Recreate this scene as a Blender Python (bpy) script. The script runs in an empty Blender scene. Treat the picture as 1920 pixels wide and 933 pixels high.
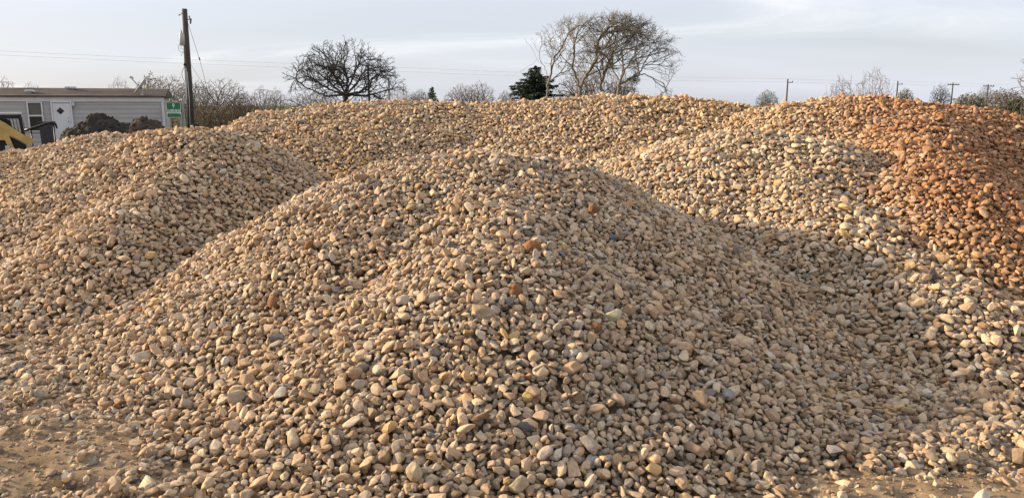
import bpy, bmesh, math, random
import numpy as np
from mathutils import Vector, Matrix, Euler, Quaternion

R = math.radians
rng = np.random.default_rng(7)
random.seed(7)
scene = bpy.context.scene
COL = scene.collection

# ------------------------------------------------------------------ camera
CAM_H = 2.4
FPX = 1442.0                      # focal length in pixels of the 1920 x 933 photograph
PITCH = math.atan(268.5 / FPX)    # horizon lies at row 198
cam_d = bpy.data.cameras.new('camera')
cam_d.sensor_fit = 'HORIZONTAL'
cam_d.angle_x = 2 * math.atan(960 / FPX)
cam_d.clip_start = 0.05
cam_d.clip_end = 6000
cam = bpy.data.objects.new('camera', cam_d)
COL.objects.link(cam)
cam.location = (0, 0, CAM_H)
cam.rotation_euler = (math.pi / 2 - PITCH, 0, 0)
scene.camera = cam

# ------------------------------------------------------------------ sky, sun, exposure
SUN_EL = R(16.0)
SUN_AZ = R(-79.0)                # compass angle from +Y towards +X: low sun from the left, a little ahead of the camera
sun_dir = Vector((math.sin(SUN_AZ) * math.cos(SUN_EL), math.cos(SUN_AZ) * math.cos(SUN_EL), math.sin(SUN_EL)))
sl = bpy.data.lights.new('sun', 'SUN')
sl.energy = 5.0
sl.angle = R(3.0)
sl.color = (1.0, 0.795, 0.545)
so = bpy.data.objects.new('sun', sl)
COL.objects.link(so)
so.rotation_euler = (-sun_dir).to_track_quat('-Z', 'Y').to_euler()

world = bpy.data.worlds.new('World')
scene.world = world
world.use_nodes = True
wn, wl = world.node_tree.nodes, world.node_tree.links
wn.clear()


def wnode(t, **kw):
    n = wn.new(t)
    for k, v in kw.items():
        setattr(n, k, v)
    return n


def wmath(op, a, b=None, c=None):
    n = wnode('ShaderNodeMath', operation=op)
    for i, v in enumerate((a, b, c)):
        if v is None:
            continue
        if isinstance(v, (int, float)):
            n.inputs[i].default_value = v
        else:
            wl.new(v, n.inputs[i])
    return n.outputs[0]


sky = wnode('ShaderNodeTexSky', sky_type='NISHITA')
sky.sun_disc = False
sky.sun_elevation = SUN_EL
sky.sun_rotation = SUN_AZ
sky.air_density = 1.0
sky.dust_density = 1.6
sky.ozone_density = 1.2
skys = wnode('ShaderNodeVectorMath', operation='SCALE')
wl.new(sky.outputs[0], skys.inputs[0])
skys.inputs['Scale'].default_value = 0.070
tc = wnode('ShaderNodeTexCoord')
sep = wnode('ShaderNodeSeparateXYZ')
wl.new(tc.outputs['Generated'], sep.inputs[0])
zz = wmath('ADD', wmath('MAXIMUM', sep.outputs[2], 0.0), 0.17)   # a flat cloud layer far overhead
cx_ = wmath('DIVIDE', sep.outputs[0], zz)
cy_ = wmath('DIVIDE', sep.outputs[1], zz)
comb = wnode('ShaderNodeCombineXYZ')
wl.new(cx_, comb.inputs[0])
wl.new(cy_, comb.inputs[1])


def cloud(scale, rot, loc, nscale, detail, rough, lo, hi, dist=0.0):
    m = wnode('ShaderNodeMapping')
    m.inputs['Scale'].default_value = scale
    m.inputs['Rotation'].default_value = (0, 0, rot)
    m.inputs['Location'].default_value = loc
    wl.new(comb.outputs[0], m.inputs[0])
    n = wnode('ShaderNodeTexNoise')
    n.inputs['Scale'].default_value = nscale
    n.inputs['Detail'].default_value = detail
    n.inputs['Roughness'].default_value = rough
    n.inputs['Distortion'].default_value = dist
    wl.new(m.outputs[0], n.inputs['Vector'])
    r = wnode('ShaderNodeMapRange', interpolation_type='SMOOTHSTEP')
    r.inputs['From Min'].default_value = lo
    r.inputs['From Max'].default_value = hi
    wl.new(n.outputs['Fac'], r.inputs['Value'])
    return r.outputs[0]


veil = cloud((0.10, 0.30, 1), 0.10, (3.1, 1.7, 0), 1.0, 4, 0.5, 0.30, 0.68)
streak = cloud((0.22, 0.75, 1), 0.16, (2.4, 5.3, 0), 1.0, 7, 0.58, 0.46, 0.74, 0.9)
patchy = cloud((0.16, 0.22, 1), 0.3, (7.4, 2.2, 0), 1.0, 3, 0.5, 0.34, 0.60)
mixv = wnode('ShaderNodeMix', data_type='RGBA')
wl.new(wmath('MULTIPLY_ADD', veil, 0.42, 0.52), mixv.inputs['Factor'])
wl.new(skys.outputs[0], mixv.inputs['A'])
mixv.inputs['B'].default_value = (0.525, 0.547, 0.615, 1)
mixs = wnode('ShaderNodeMix', data_type='RGBA')
wl.new(wmath('MULTIPLY', wmath('MULTIPLY', streak, 0.95), patchy), mixs.inputs['Factor'])
wl.new(mixv.outputs['Result'], mixs.inputs['A'])
mixs.inputs['B'].default_value = (0.92, 0.91, 0.89, 1)
bg = wnode('ShaderNodeBackground')
bg.inputs['Strength'].default_value = 1.0
wl.new(mixs.outputs['Result'], bg.inputs['Color'])
wo = wnode('ShaderNodeOutputWorld')
wl.new(bg.outputs[0], wo.inputs['Surface'])

scene.view_settings.view_transform = 'Standard'
scene.view_settings.look = 'None'
scene.view_settings.exposure = 0.75
scene.view_settings.gamma = 1.0
scene.view_settings.use_curve_mapping = False
scene.render.engine = 'CYCLES'
scene.cycles.max_bounces = 5
scene.cycles.diffuse_bounces = 1
scene.cycles.use_denoising = True

# ------------------------------------------------------------------ helpers
ct, st = math.cos(PITCH), math.sin(PITCH)


def ray(px, py):
    u = (px - 960.0) / FPX
    v = (py - 466.5) / FPX
    return np.array([u, ct - v * st, -st - v * ct])


def at(px, py, d):
    """world point on the sight line of a photograph pixel at forward distance d"""
    r = ray(px, py)
    return np.array([0, 0, CAM_H]) + r * (d / r[1])


def project(p):
    q = np.asarray(p, float) - np.array([0, 0, CAM_H])
    z = q[..., 1] * ct - q[..., 2] * st
    y = q[..., 1] * st + q[..., 2] * ct
    return 960 + FPX * q[..., 0] / z, 466.5 - FPX * y / z, z


def lattice(seed, n=256):
    return np.random.default_rng(seed).random((n, n))


_lat = {}


def vnoise(x, y, seed=0):
    """smooth 2-D value noise in 0..1"""
    if seed not in _lat:
        _lat[seed] = lattice(seed)
    L = _lat[seed]
    xi = np.floor(x).astype(int)
    yi = np.floor(y).astype(int)
    fx, fy = x - xi, y - yi
    fx = fx * fx * (3 - 2 * fx)
    fy = fy * fy * (3 - 2 * fy)
    a = L[xi % 256, yi % 256]
    b = L[(xi + 1) % 256, yi % 256]
    c = L[xi % 256, (yi + 1) % 256]
    d = L[(xi + 1) % 256, (yi + 1) % 256]
    return (a * (1 - fx) + b * fx) * (1 - fy) + (c * (1 - fx) + d * fx) * fy


def fbm(x, y, seed=0, octv=4, gain=0.5):
    s, a, t = 0, 1.0, 0
    for o in range(octv):
        s = s + a * vnoise(x * 2 ** o + 17.3 * o, y * 2 ** o - 9.1 * o, seed + o)
        t += a
        a *= gain
    return s / t


def mesh_from(name, v, f, mat=None, smooth=False):
    me = bpy.data.meshes.new(name)
    me.from_pydata([tuple(map(float, p)) for p in v], [], [tuple(map(int, q)) for q in f])
    if smooth:
        me.polygons.foreach_set('use_smooth', [True] * len(me.polygons))
    if mat:
        me.materials.append(mat)
    me.update()
    return me


class MB:
    """collects boxes, prisms, tubes ... for one mesh"""

    def __init__(self):
        self.v, self.f = [], []

    def add(self, v, f):
        o = len(self.v)
        self.v += [tuple(p) for p in v]
        self.f += [tuple(i + o for i in q) for q in f]
        return self

    def box(self, c, s, rot=None, taper=1.0):
        hx, hy, hz = s[0] / 2, s[1] / 2, s[2] / 2
        v = []
        for z, k in ((-hz, 1.0), (hz, taper)):
            for x, y in ((-hx, -hy), (hx, -hy), (hx, hy), (-hx, hy)):
                v.append(Vector((x * k, y * k, z)))
        if rot is not None:
            m = Euler(rot).to_matrix()
            v = [m @ p for p in v]
        v = [(p[0] + c[0], p[1] + c[1], p[2] + c[2]) for p in v]
        return self.add(v, [(0, 3, 2, 1), (4, 5, 6, 7), (0, 1, 5, 4), (1, 2, 6, 5), (2, 3, 7, 6), (3, 0, 4, 7)])

    def prism(self, pts, y0, y1):
        """polygon of (x, z), extruded along y"""
        n = len(pts)
        v = [(p[0], y0, p[1]) for p in pts] + [(p[0], y1, p[1]) for p in pts]
        f = [tuple(range(n)), tuple(range(2 * n - 1, n - 1, -1))]
        f += [(i, i + n, (i + 1) % n + n, (i + 1) % n) for i in range(n)]
        return self.add(v, f)

    def tube(self, pts, radii, n=8, cap=True):
        pts = [Vector(p) for p in pts]
        if isinstance(radii, (int, float)):
            radii = [radii] * len(pts)
        t0 = (pts[1] - pts[0]).normalized()
        a = t0.orthogonal().normalized()
        v = []
        for i, p in enumerate(pts):
            t = (pts[min(i + 1, len(pts) - 1)] - pts[max(i - 1, 0)]).normalized()
            a = (a - t * a.dot(t))
            a = a.normalized() if a.length > 1e-6 else t.orthogonal().normalized()
            b = t.cross(a)
            for k in range(n):
                w = 2 * math.pi * k / n
                v.append(p + (a * math.cos(w) + b * math.sin(w)) * radii[i])
        f = []
        for i in range(len(pts) - 1):
            for k in range(n):
                k2 = (k + 1) % n
                f.append((i * n + k, i * n + k2, (i + 1) * n + k2, (i + 1) * n + k))
        if cap:
            f.append(tuple(range(n - 1, -1, -1)))
            f.append(tuple((len(pts) - 1) * n + k for k in range(n)))
        return self.add(v, f)

    def build(self, name, mat, parent=None, smooth=False, bevel=0.0):
        me = mesh_from(name, self.v, self.f, mat, smooth)
        o = bpy.data.objects.new(name, me)
        COL.objects.link(o)
        if parent is not None:
            o.parent = parent
        if bevel > 0:
            b = o.modifiers.new('bevel', 'BEVEL')
            b.width = bevel
            b.segments = 2
        return o


def link(name, me, parent=None, loc=None):
    o = bpy.data.objects.new(name, me)
    COL.objects.link(o)
    if parent is not None:
        o.parent = parent
    if loc is not None:
        o.location = loc
    return o


def tag(o, label=None, cat=None, group=None, kind=None):
    if label:
        o['label'] = label
    if cat:
        o['category'] = cat
    if group:
        o['group'] = group
    if kind:
        o['kind'] = kind
    return o


def empty(name, loc, rz=0.0):
    o = bpy.data.objects.new(name, None)
    COL.objects.link(o)
    o.location = loc
    o.rotation_euler = (0, 0, rz)
    o.empty_display_size = 0.1
    return o


# ------------------------------------------------------------------ materials
def material(name):
    m = bpy.data.materials.new(name)
    m.use_nodes = True
    nt = m.node_tree
    b = nt.nodes['Principled BSDF']
    return m, nt.nodes, nt.links, b


def simple(name, col, rough=0.7, metal=0.0, var=0.25, scale=3.0, bump=0.0, bscale=40.0, stretch=(1, 1, 1)):
    """base colour broken up by two octaves of dirt noise, optional fine relief"""
    m, n, l, b = material(name)
    t = n.new('ShaderNodeTexCoord')
    mp = n.new('ShaderNodeMapping')
    mp.inputs['Scale'].default_value = stretch
    l.new(t.outputs['Object'], mp.inputs[0])
    no = n.new('ShaderNodeTexNoise')
    no.inputs['Scale'].default_value = scale
    no.inputs['Detail'].default_value = 6
    no.inputs['Roughness'].default_value = 0.65
    l.new(mp.outputs[0], no.inputs['Vector'])
    mr = n.new('ShaderNodeMapRange')
    mr.inputs['From Min'].default_value = 0.3
    mr.inputs['From Max'].default_value = 0.7
    mr.inputs['To Min'].default_value = 1 - var
    mr.inputs['To Max'].default_value = 1 + var
    l.new(no.outputs['Fac'], mr.inputs['Value'])
    vm = n.new('ShaderNodeVectorMath')
    vm.operation = 'SCALE'
    vm.inputs[0].default_value = col
    l.new(mr.outputs[0], vm.inputs['Scale'])
    l.new(vm.outputs[0], b.inputs['Base Color'])
    b.inputs['Roughness'].default_value = rough
    b.inputs['Metallic'].default_value = metal
    b.inputs['Specular IOR Level'].default_value = 0.3
    if bump:
        nb = n.new('ShaderNodeTexNoise')
        nb.inputs['Scale'].default_value = bscale
        nb.inputs['Detail'].default_value = 4
        l.new(mp.outputs[0], nb.inputs['Vector'])
        bp = n.new('ShaderNodeBump')
        bp.inputs['Strength'].default_value = bump
        bp.inputs['Distance'].default_value = 0.02
        l.new(nb.outputs['Fac'], bp.inputs['Height'])
        l.new(bp.outputs[0], b.inputs['Normal'])
    return m


def stone_material():
    m, n, l, b = material('river_stone')
    at_ = n.new('ShaderNodeAttribute')
    at_.attribute_type = 'INSTANCER'
    at_.attribute_name = 'tint'
    oi = n.new('ShaderNodeObjectInfo')
    t = n.new('ShaderNodeTexCoord')
    off = n.new('ShaderNodeVectorMath')
    off.operation = 'MULTIPLY_ADD'
    l.new(oi.outputs['Random'], off.inputs[0])
    off.inputs[1].default_value = (37.0, 91.0, 53.0)
    l.new(t.outputs['Object'], off.inputs[2])
    no = n.new('ShaderNodeTexNoise')
    no.inputs['Scale'].default_value = 1.6
    no.inputs['Detail'].default_value = 7
    no.inputs['Roughness'].default_value = 0.68
    l.new(off.outputs[0], no.inputs['Vector'])
    mr = n.new('ShaderNodeMapRange')
    mr.inputs['From Min'].default_value = 0.28
    mr.inputs['From Max'].default_value = 0.72
    mr.inputs['To Min'].default_value = 0.62
    mr.inputs['To Max'].default_value = 1.30
    l.new(no.outputs['Fac'], mr.inputs['Value'])
    sc = n.new('ShaderNodeVectorMath')
    sc.operation = 'SCALE'
    l.new(at_.outputs['Color'], sc.inputs[0])
    l.new(mr.outputs[0], sc.inputs['Scale'])
    # blotches of clay-brown staining
    n2 = n.new('ShaderNodeTexNoise')
    n2.inputs['Scale'].default_value = 2.6
    n2.inputs['Detail'].default_value = 5
    l.new(off.outputs[0], n2.inputs['Vector'])
    mr2 = n.new('ShaderNodeMapRange')
    mr2.inputs['From Min'].default_value = 0.52
    mr2.inputs['From Max'].default_value = 0.74
    mr2.inputs['To Max'].default_value = 0.6
    l.new(n2.outputs['Fac'], mr2.inputs['Value'])
    stain = n.new('ShaderNodeVectorMath')
    stain.operation = 'MULTIPLY'
    l.new(sc.outputs[0], stain.inputs[0])
    stain.inputs[1].default_value = (0.86, 0.70, 0.52)
    mx = n.new('ShaderNodeMix')
    mx.data_type = 'RGBA'
    l.new(mr2.outputs[0], mx.inputs['Factor'])
    l.new(sc.outputs[0], mx.inputs['A'])
    l.new(stain.outputs[0], mx.inputs['B'])
    l.new(mx.outputs['Result'], b.inputs['Base Color'])
    b.inputs['Roughness'].default_value = 0.82
    b.inputs['Specular IOR Level'].default_value = 0.25
    nb = n.new('ShaderNodeTexNoise')
    nb.inputs['Scale'].default_value = 5.0
    nb.inputs['Detail'].default_value = 6
    nb.inputs['Roughness'].default_value = 0.7
    l.new(off.outputs[0], nb.inputs['Vector'])
    bp = n.new('ShaderNodeBump')
    bp.inputs['Strength'].default_value = 0.8
    bp.inputs['Distance'].default_value = 0.012
    l.new(nb.outputs['Fac'], bp.inputs['Height'])
    l.new(bp.outputs[0], b.inputs['Normal'])
    return m


def dirt_material():
    """packed tan dirt that gives way to winter pasture beyond the yard"""
    m, n, l, b = material('dirt_and_pasture')
    g = n.new('ShaderNodeNewGeometry')

    def noise(scale, detail, rough=0.6):
        k = n.new('ShaderNodeTexNoise')
        k.inputs['Scale'].default_value = scale
        k.inputs['Detail'].default_value = detail
        k.inputs['Roughness'].default_value = rough
        l.new(g.outputs['Position'], k.inputs['Vector'])
        return k.outputs['Fac']

    def ramp(sock, cols):
        r = n.new('ShaderNodeValToRGB')
        e = r.color_ramp.elements
        e[0].position, e[0].color = cols[0][0], (*cols[0][1], 1)
        e[1].position, e[1].color = cols[-1][0], (*cols[-1][1], 1)
        for p, c in cols[1:-1]:
            k = e.new(p)
            k.color = (*c, 1)
        l.new(sock, r.inputs[0])
        return r.outputs[0]
    d1 = ramp(noise(2.2, 8, 0.65), [(0.30, (0.20, 0.135, 0.08)), (0.5, (0.30, 0.21, 0.13)), (0.70, (0.39, 0.29, 0.185))])
    gr = ramp(noise(0.6, 8, 0.7), [(0.3, (0.09, 0.11, 0.03)), (0.5, (0.14, 0.15, 0.045)), (0.7, (0.22, 0.19, 0.08))])
    sp = n.new('ShaderNodeSeparateXYZ')
    l.new(g.outputs['Position'], sp.inputs[0])
    mr = n.new('ShaderNodeMapRange')
    mr.inputs['From Min'].default_value = 24
    mr.inputs['From Max'].default_value = 34
    l.new(sp.outputs[1], mr.inputs['Value'])
    mx = n.new('ShaderNodeMix')
    mx.data_type = 'RGBA'
    l.new(mr.outputs[0], mx.inputs['Factor'])
    l.new(d1, mx.inputs['A'])
    l.new(gr, mx.inputs['B'])
    l.new(mx.outputs['Result'], b.inputs['Base Color'])
    b.inputs['Roughness'].default_value = 0.95
    b.inputs['Specular IOR Level'].default_value = 0.1
    bp = n.new('ShaderNodeBump')
    bp.inputs['Strength'].default_value = 0.8
    bp.inputs['Distance'].default_value = 0.03
    l.new(noise(38, 7, 0.7), bp.inputs['Height'])
    l.new(bp.outputs[0], b.inputs['Normal'])
    return m


MAT_STONE = stone_material()
MAT_DIRT = dirt_material()
MAT_CORE = simple('pile_core_grit', (0.16, 0.105, 0.062), 0.95, var=0.3, scale=6, bump=0.8, bscale=25)
MAT_CLAY = simple('orange_clay', (0.40, 0.195, 0.09), 0.95, var=0.4, scale=9, bump=1.0, bscale=16)

# ------------------------------------------------------------------ the piles as height fields
# every pile: ridge points (x, y, height), slope, crest rounding, look
def ridge(*pix):
    out = []
    for px, py, d in pix:
        p = at(px, py, d)
        out.append((p[0], p[1], p[2]))
    return out


PILES = [
    dict(key='front', ridge=ridge((800, 301, 9.4), (905, 286, 9.5), (975, 293, 9.5)), nose=(-0.1, 7.0, 1.14), nose2=(-1.55, 8.0, 0.92), slope=0.54, rnd=0.85, med=0.042,
         label='big tan river stone pile nearest the camera in the middle'),
    dict(key='left', ridge=ridge((300, 250, 13.0), (392, 244, 12.7)), nose=(-5.0, 10.2, 1.12), slope=0.64, rnd=0.6, med=0.049,
         label='tan stone pile on the left in front of the utility pole'),
    dict(key='far_left', ridge=ridge((60, 283, 16.6), (178, 248, 16.8)), nose=None, slope=0.45, rnd=0.9, med=0.049,
         label='lower stone pile at the left edge below the trailer house door'),
    dict(key='back', ridge=ridge((510, 213, 17.4), (610, 196, 17.6), (720, 192, 17.5), (900, 195, 17.6), (1060, 188, 17.3), (1180, 182, 17.0), (1300, 190, 16.8), (1420, 205, 16.6)),
         nose=None, slope=0.55, rnd=0.7, med=0.052,
         label='long ochre stone ridge across the back below the bare trees'),
    dict(key='pale', ridge=ridge((1300, 262, 13.2), (1400, 250, 12.9), (1520, 262, 12.5)), nose=(4.5, 8.3, 0.55), slope=0.52, rnd=0.8, med=0.051,
         label='pale cream stone pile on the right in front of the rust-coloured one'),
    dict(key='rust', ridge=ridge((1500, 193, 15.4), (1590, 186, 15.2), (1680, 186, 15.0), (1860, 214, 15.4)), nose=(6.0, 11.2, 1.55), slope=0.50, rnd=0.8, med=0.051,
         label='rust-orange clay-stained stone pile at the far right'),
]

GX0, GX1, GY0, GY1, CELL = -13.5, 13.5, 3.0, 19.5, 0.0125
nx = int((GX1 - GX0) / CELL)
ny = int((GY1 - GY0) / CELL)


def seg_height(x, y, a, b, slope, rnd):
    ax, ay, az = a
    bx, by, bz = b
    dx, dy = bx - ax, by - ay
    L2 = dx * dx + dy * dy
    t = np.clip(((x - ax) * dx + (y - ay) * dy) / L2, 0, 1)
    d = np.hypot(x - ax - t * dx, y - ay - t * dy)
    return az + t * (bz - az) - slope * (np.sqrt(d * d + rnd * rnd) - rnd)


def pile_height(P, x, y):
    wob = 1.0 + 0.22 * (fbm(x * 0.45 + 3, y * 0.45, 11 + len(P['key'])) - 0.5)
    s = P['slope'] * wob
    h = None
    pts = P['ridge']
    for i in range(len(pts) - 1):
        g = seg_height(x, y, pts[i], pts[i + 1], s, P['rnd'])
        h = g if h is None else np.maximum(h, g)
    for nose in (P['nose'], P.get('nose2')):
        if nose is None:
            continue
        a = pts[len(pts) // 2]
        g = seg_height(x, y, a, nose, s, P['rnd'])
        k = 0.12
        m = np.maximum(h, g)
        h = m + k * np.log(np.exp((h - m) / k) + np.exp((g - m) / k)) - k * math.log(2) * np.exp(-np.abs(h - g) / k)
    h = h + 0.16 * (fbm(x * 0.9, y * 0.9, 31 + len(P['key'])) - 0.5) + 0.07 * (fbm(x * 2.3, y * 2.3, 61) - 0.5)
    # toe: flares into the ground
    k = 0.10
    return k * np.log1p(np.exp(np.clip(h / k, -40, 40))) - 0.045


def ground_height(x, y):
    near = np.exp(-((y - 5.0) / 9.0) ** 2) * np.exp(-(x / 12.0) ** 2)
    z = 0.10 * (fbm(x * 0.5 + 5, y * 0.7, 71) - 0.5)
    z = z + 0.09 * (fbm(x * 1.5, y * 2.6, 81, 5, 0.6) - 0.5)
    z = z + 0.085 * (fbm(x * 6.0, y * 8.0, 91, 4, 0.62) - 0.5)
    # tyre ruts pressed into the yard, running across in front of the piles
    for yy, w, dp in ((4.75, 0.20, 0.08), (5.55, 0.16, 0.06), (6.15, 0.22, 0.05)):
        yc = yy + 0.18 * x * 0.35 + 0.12 * np.sin(x * 0.9)
        z = z - dp * np.exp(-((y - yc) / w) ** 2) * (x < 1e9) * near
    return z * near


# ------------------------------------------------------------------ ground sheet, graded from 4 cm cells near by to the horizon
def graded(a, b, step, far_lo, far_hi, n):
    mid = np.arange(a, b + 1e-6, step)
    lo = a - np.geomspace(step, a - far_lo, n)[::-1]
    hi = b + np.geomspace(step, far_hi - b, n)
    return np.concatenate([lo, mid, hi])


gx = graded(-6.5, 6.5, 0.035, -2500, 2500, 46)
gy = graded(3.2, 8.5, 0.035, -300, 4500, 46)
GXX, GYY = np.meshgrid(gx, gy, indexing='ij')
GZZ = ground_height(GXX, GYY)


def grid_mesh(name, X, Y, Z, mat, mask=None):
    a, b = X.shape
    idx = np.arange(a * b).reshape(a, b)
    q = np.stack([idx[:-1, :-1], idx[1:, :-1], idx[1:, 1:], idx[:-1, 1:]], -1)
    if mask is not None:
        mk = mask[:-1, :-1] | mask[1:, :-1] | mask[1:, 1:] | mask[:-1, 1:]
        q = q[mk]
    q = q.reshape(-1, 4)
    co = np.stack([X, Y, Z], -1).reshape(-1, 3)
    used = np.unique(q)
    remap = np.full(a * b, -1)
    remap[used] = np.arange(len(used))
    co = co[used]
    q = remap[q]
    me = bpy.data.meshes.new(name)
    me.vertices.add(len(co))
    me.vertices.foreach_set('co', co.astype(np.float32).ravel())
    me.loops.add(q.size)
    me.loops.foreach_set('vertex_index', q.astype(np.int32).ravel())
    me.polygons.add(len(q))
    me.polygons.foreach_set('loop_start', np.arange(0, q.size, 4, dtype=np.int32))
    me.polygons.foreach_set('use_smooth', np.ones(len(q), bool))
    me.materials.append(mat)
    me.update(calc_edges=True)
    me.validate()
    return me


ground = link('ground', grid_mesh('ground', GXX, GYY, GZZ, MAT_DIRT))
tag(ground, 'packed tan dirt yard with scattered stones and pasture beyond', None, None, 'structure')

# ------------------------------------------------------------------ pile cores
xs = GX0 + (np.arange(nx) + 0.5) * CELL
ys = GY0 + (np.arange(ny) + 0.5) * CELL
CST = 8                                     # coarse step for the fields
Xc, Yc = np.meshgrid(xs[::CST], ys[::CST], indexing='ij')
fields = np.stack([pile_height(P, Xc, Yc) for P in PILES])
gcoarse = ground_height(Xc, Yc)
top = fields.max(0)
owner_c = fields.argmax(0)
is_ground_c = top < gcoarse + 0.02
owner_c[is_ground_c] = -1
base_c = np.maximum(top, gcoarse)


def upsample(F):
    fx = np.clip(np.arange(nx) / CST, 0, F.shape[0] - 1.001)
    fy = np.clip(np.arange(ny) / CST, 0, F.shape[1] - 1.001)
    ix, iy = fx.astype(int), fy.astype(int)
    tx, ty = (fx - ix)[:, None], (fy - iy)[None, :]
    a, b = F[np.ix_(ix, iy)], F[np.ix_(ix + 1, iy)]
    c, d = F[np.ix_(ix, iy + 1)], F[np.ix_(ix + 1, iy + 1)]
    return (a * (1 - tx) + b * tx) * (1 - ty) + (c * (1 - tx) + d * tx) * ty


BASE = upsample(base_c).astype(np.float64)

pile_roots = []
for i, P in enumerate(PILES):
    r = P['ridge'][len(P['ridge']) // 2]
    org = np.array([r[0], r[1], 0.0])
    sub = 2
    Z = fields[i][::sub, ::sub] - 0.03
    me = grid_mesh('stone_pile', Xc[::sub, ::sub] - org[0], Yc[::sub, ::sub] - org[1], Z, MAT_CORE, fields[i][::sub, ::sub] > -0.035)
    o = link('stone_pile', me, None, org)
    tag(o, P['label'], 'stone pile', 'heaps of river stone in the yard')
    pile_roots.append((o, org))

# ------------------------------------------------------------------ which spots can be seen (from the lens and a step to either side)
vis = np.zeros_like(base_c, bool)
for cx, cy in ((0, 0), (-1.6, 0.2), (1.6, 0.2)):
    naz, nr = 900, 760
    azs = np.linspace(R(-42), R(42), naz)
    rs = np.linspace(2.5, 21.5, nr)
    PX = cx + np.sin(azs)[:, None] * rs[None]
    PY = cy + np.cos(azs)[:, None] * rs[None]
    ii = ((PX - GX0) / (CELL * CST)).astype(int)
    jj = ((PY - GY0) / (CELL * CST)).astype(int)
    ok = (ii >= 0) & (jj >= 0) & (ii < base_c.shape[0]) & (jj < base_c.shape[1])
    zz_ = np.where(ok, base_c[np.clip(ii, 0, base_c.shape[0] - 1), np.clip(jj, 0, base_c.shape[1] - 1)], 0)
    sl_ = (zz_ - CAM_H) / rs[None]
    run = np.maximum.accumulate(sl_, axis=1)
    see = (zz_ + 0.10 - CAM_H) / rs[None] >= run - 1e-9
    v = see & ok
    vis[ii[v], jj[v]] = True
for _ in range(3):
    d = vis.copy()
    d[1:] |= vis[:-1]
    d[:-1] |= vis[1:]
    d[:, 1:] |= vis[:, :-1]
    d[:, :-1] |= vis[:, 1:]
    vis = d

# ------------------------------------------------------------------ stone shapes
def icosphere(sub):
    bm = bmesh.new()
    bmesh.ops.create_icosphere(bm, subdivisions=sub, radius=1.0)
    bm.verts.ensure_lookup_table()
    v = np.array([p.co[:] for p in bm.verts])
    f = [tuple(q.index for q in fc.verts) for fc in bm.faces]
    bm.free()
    return v / np.linalg.norm(v, axis=1, keepdims=True), f


ICO = {3: icosphere(3), 4: icosphere(4)}
N_SHAPES = 40


def stone_shape(seed, sub):
    r_ = np.random.default_rng(1000 + seed)
    d, f = ICO[sub]
    kind = seed % 5                      # one worn round, one half worn, three broken out of five
    lob = np.zeros(len(d))
    for k in range(7):
        n = r_.normal(size=3)
        n /= np.linalg.norm(n)
        lob += r_.normal() * 0.05 * np.cos((1.2 + 1.1 * k / 2) * np.arccos(np.clip(d @ n, -1, 1)) + r_.random() * 6)
    if kind < 1:
        npl, beta, lo = 8, 9.0, 0.76
    elif kind == 1:
        npl, beta, lo = 10, 20.0, 0.70
    else:
        npl, beta, lo = 10, 30.0, 0.60
    nn = r_.normal(size=(npl, 3))
    nn /= np.linalg.norm(nn, axis=1, keepdims=True)
    hh = lo + (1 - lo) * r_.random(npl)
    dots = d @ nn.T
    rk = np.where(dots > 0.12, hh[None] / np.maximum(dots, 0.12), 9.0)
    rk = np.concatenate([rk, np.full((len(d), 1), 1.12)], 1)
    rad = -np.log(np.exp(-beta * rk).sum(1)) / beta
    rad = rad + lob * (0.9 if kind < 1 else 0.7)
    v = d * rad[:, None]
    v -= (v.max(0) + v.min(0)) / 2
    v /= (v.max(0) - v.min(0)) / 2
    return v, f


def broken_stone(seed):
    """angular stone: hull of a few random points with the arrises knocked off"""
    r_ = np.random.default_rng(5000 + seed)
    n = int(r_.integers(13, 22))
    p = r_.normal(size=(n, 3))
    p /= np.linalg.norm(p, axis=1, keepdims=True)
    p *= r_.uniform(0.82, 1.0, (n, 1))
    p = np.sign(p) * np.abs(p) ** r_.uniform(0.75, 1.0)
    bm = bmesh.new()
    for q in p:
        bm.verts.new(q)
    h = bmesh.ops.convex_hull(bm, input=bm.verts)
    bmesh.ops.delete(bm, geom=[g for g in h['geom_interior'] if isinstance(g, bmesh.types.BMVert)], context='VERTS')
    bmesh.ops.dissolve_limit(bm, angle_limit=R(14), verts=bm.verts, edges=bm.edges)
    bmesh.ops.bevel(bm, geom=list(bm.edges), offset=0.09, segments=2, profile=0.6, affect='EDGES', clamp_overlap=True)
    bmesh.ops.triangulate(bm, faces=[f for f in bm.faces if len(f.verts) > 4])
    v = np.array([q.co[:] for q in bm.verts])
    bm.verts.index_update()
    f = [tuple(q.index for q in fc.verts) for fc in bm.faces]
    bm.free()
    v -= (v.max(0) + v.min(0)) / 2
    v /= (v.max(0) - v.min(0)) / 2
    return v, f


def stone_mesh(seed, sub):
    if seed % 5 in (0, 2, 4):
        v, f = broken_stone(seed)
        me = mesh_from('stone', v, f, MAT_STONE, True)
        me.set_sharp_from_angle(angle=R(24))
        return me
    v, f = stone_shape(seed, sub)
    return mesh_from('stone', v, f, MAT_STONE, True)


MESH_NEAR = [stone_mesh(i, 4) for i in range(N_SHAPES)]
MESH_FAR = [stone_mesh(i, 3) for i in range(N_SHAPES)]

# ------------------------------------------------------------------ let stones settle one by one on a height map
H = BASE.copy() - 0.03
gxn, gyn = np.gradient(base_c, CELL * CST)
cell_area = (CELL * CST) ** 2
toe = np.clip((top - gcoarse) / 0.10, 0, 1)
# on the bare dirt stones thin out away from the toes, in patches
cover = np.where(owner_c >= 0, 1.0, 0.0)
spread = np.clip(1.0 - np.maximum(0, -(top - gcoarse + 0.02)) / 0.055, 0, 1)
patch = fbm(Xc * 0.8 + 2, Yc * 1.3, 121, 3)


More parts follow.
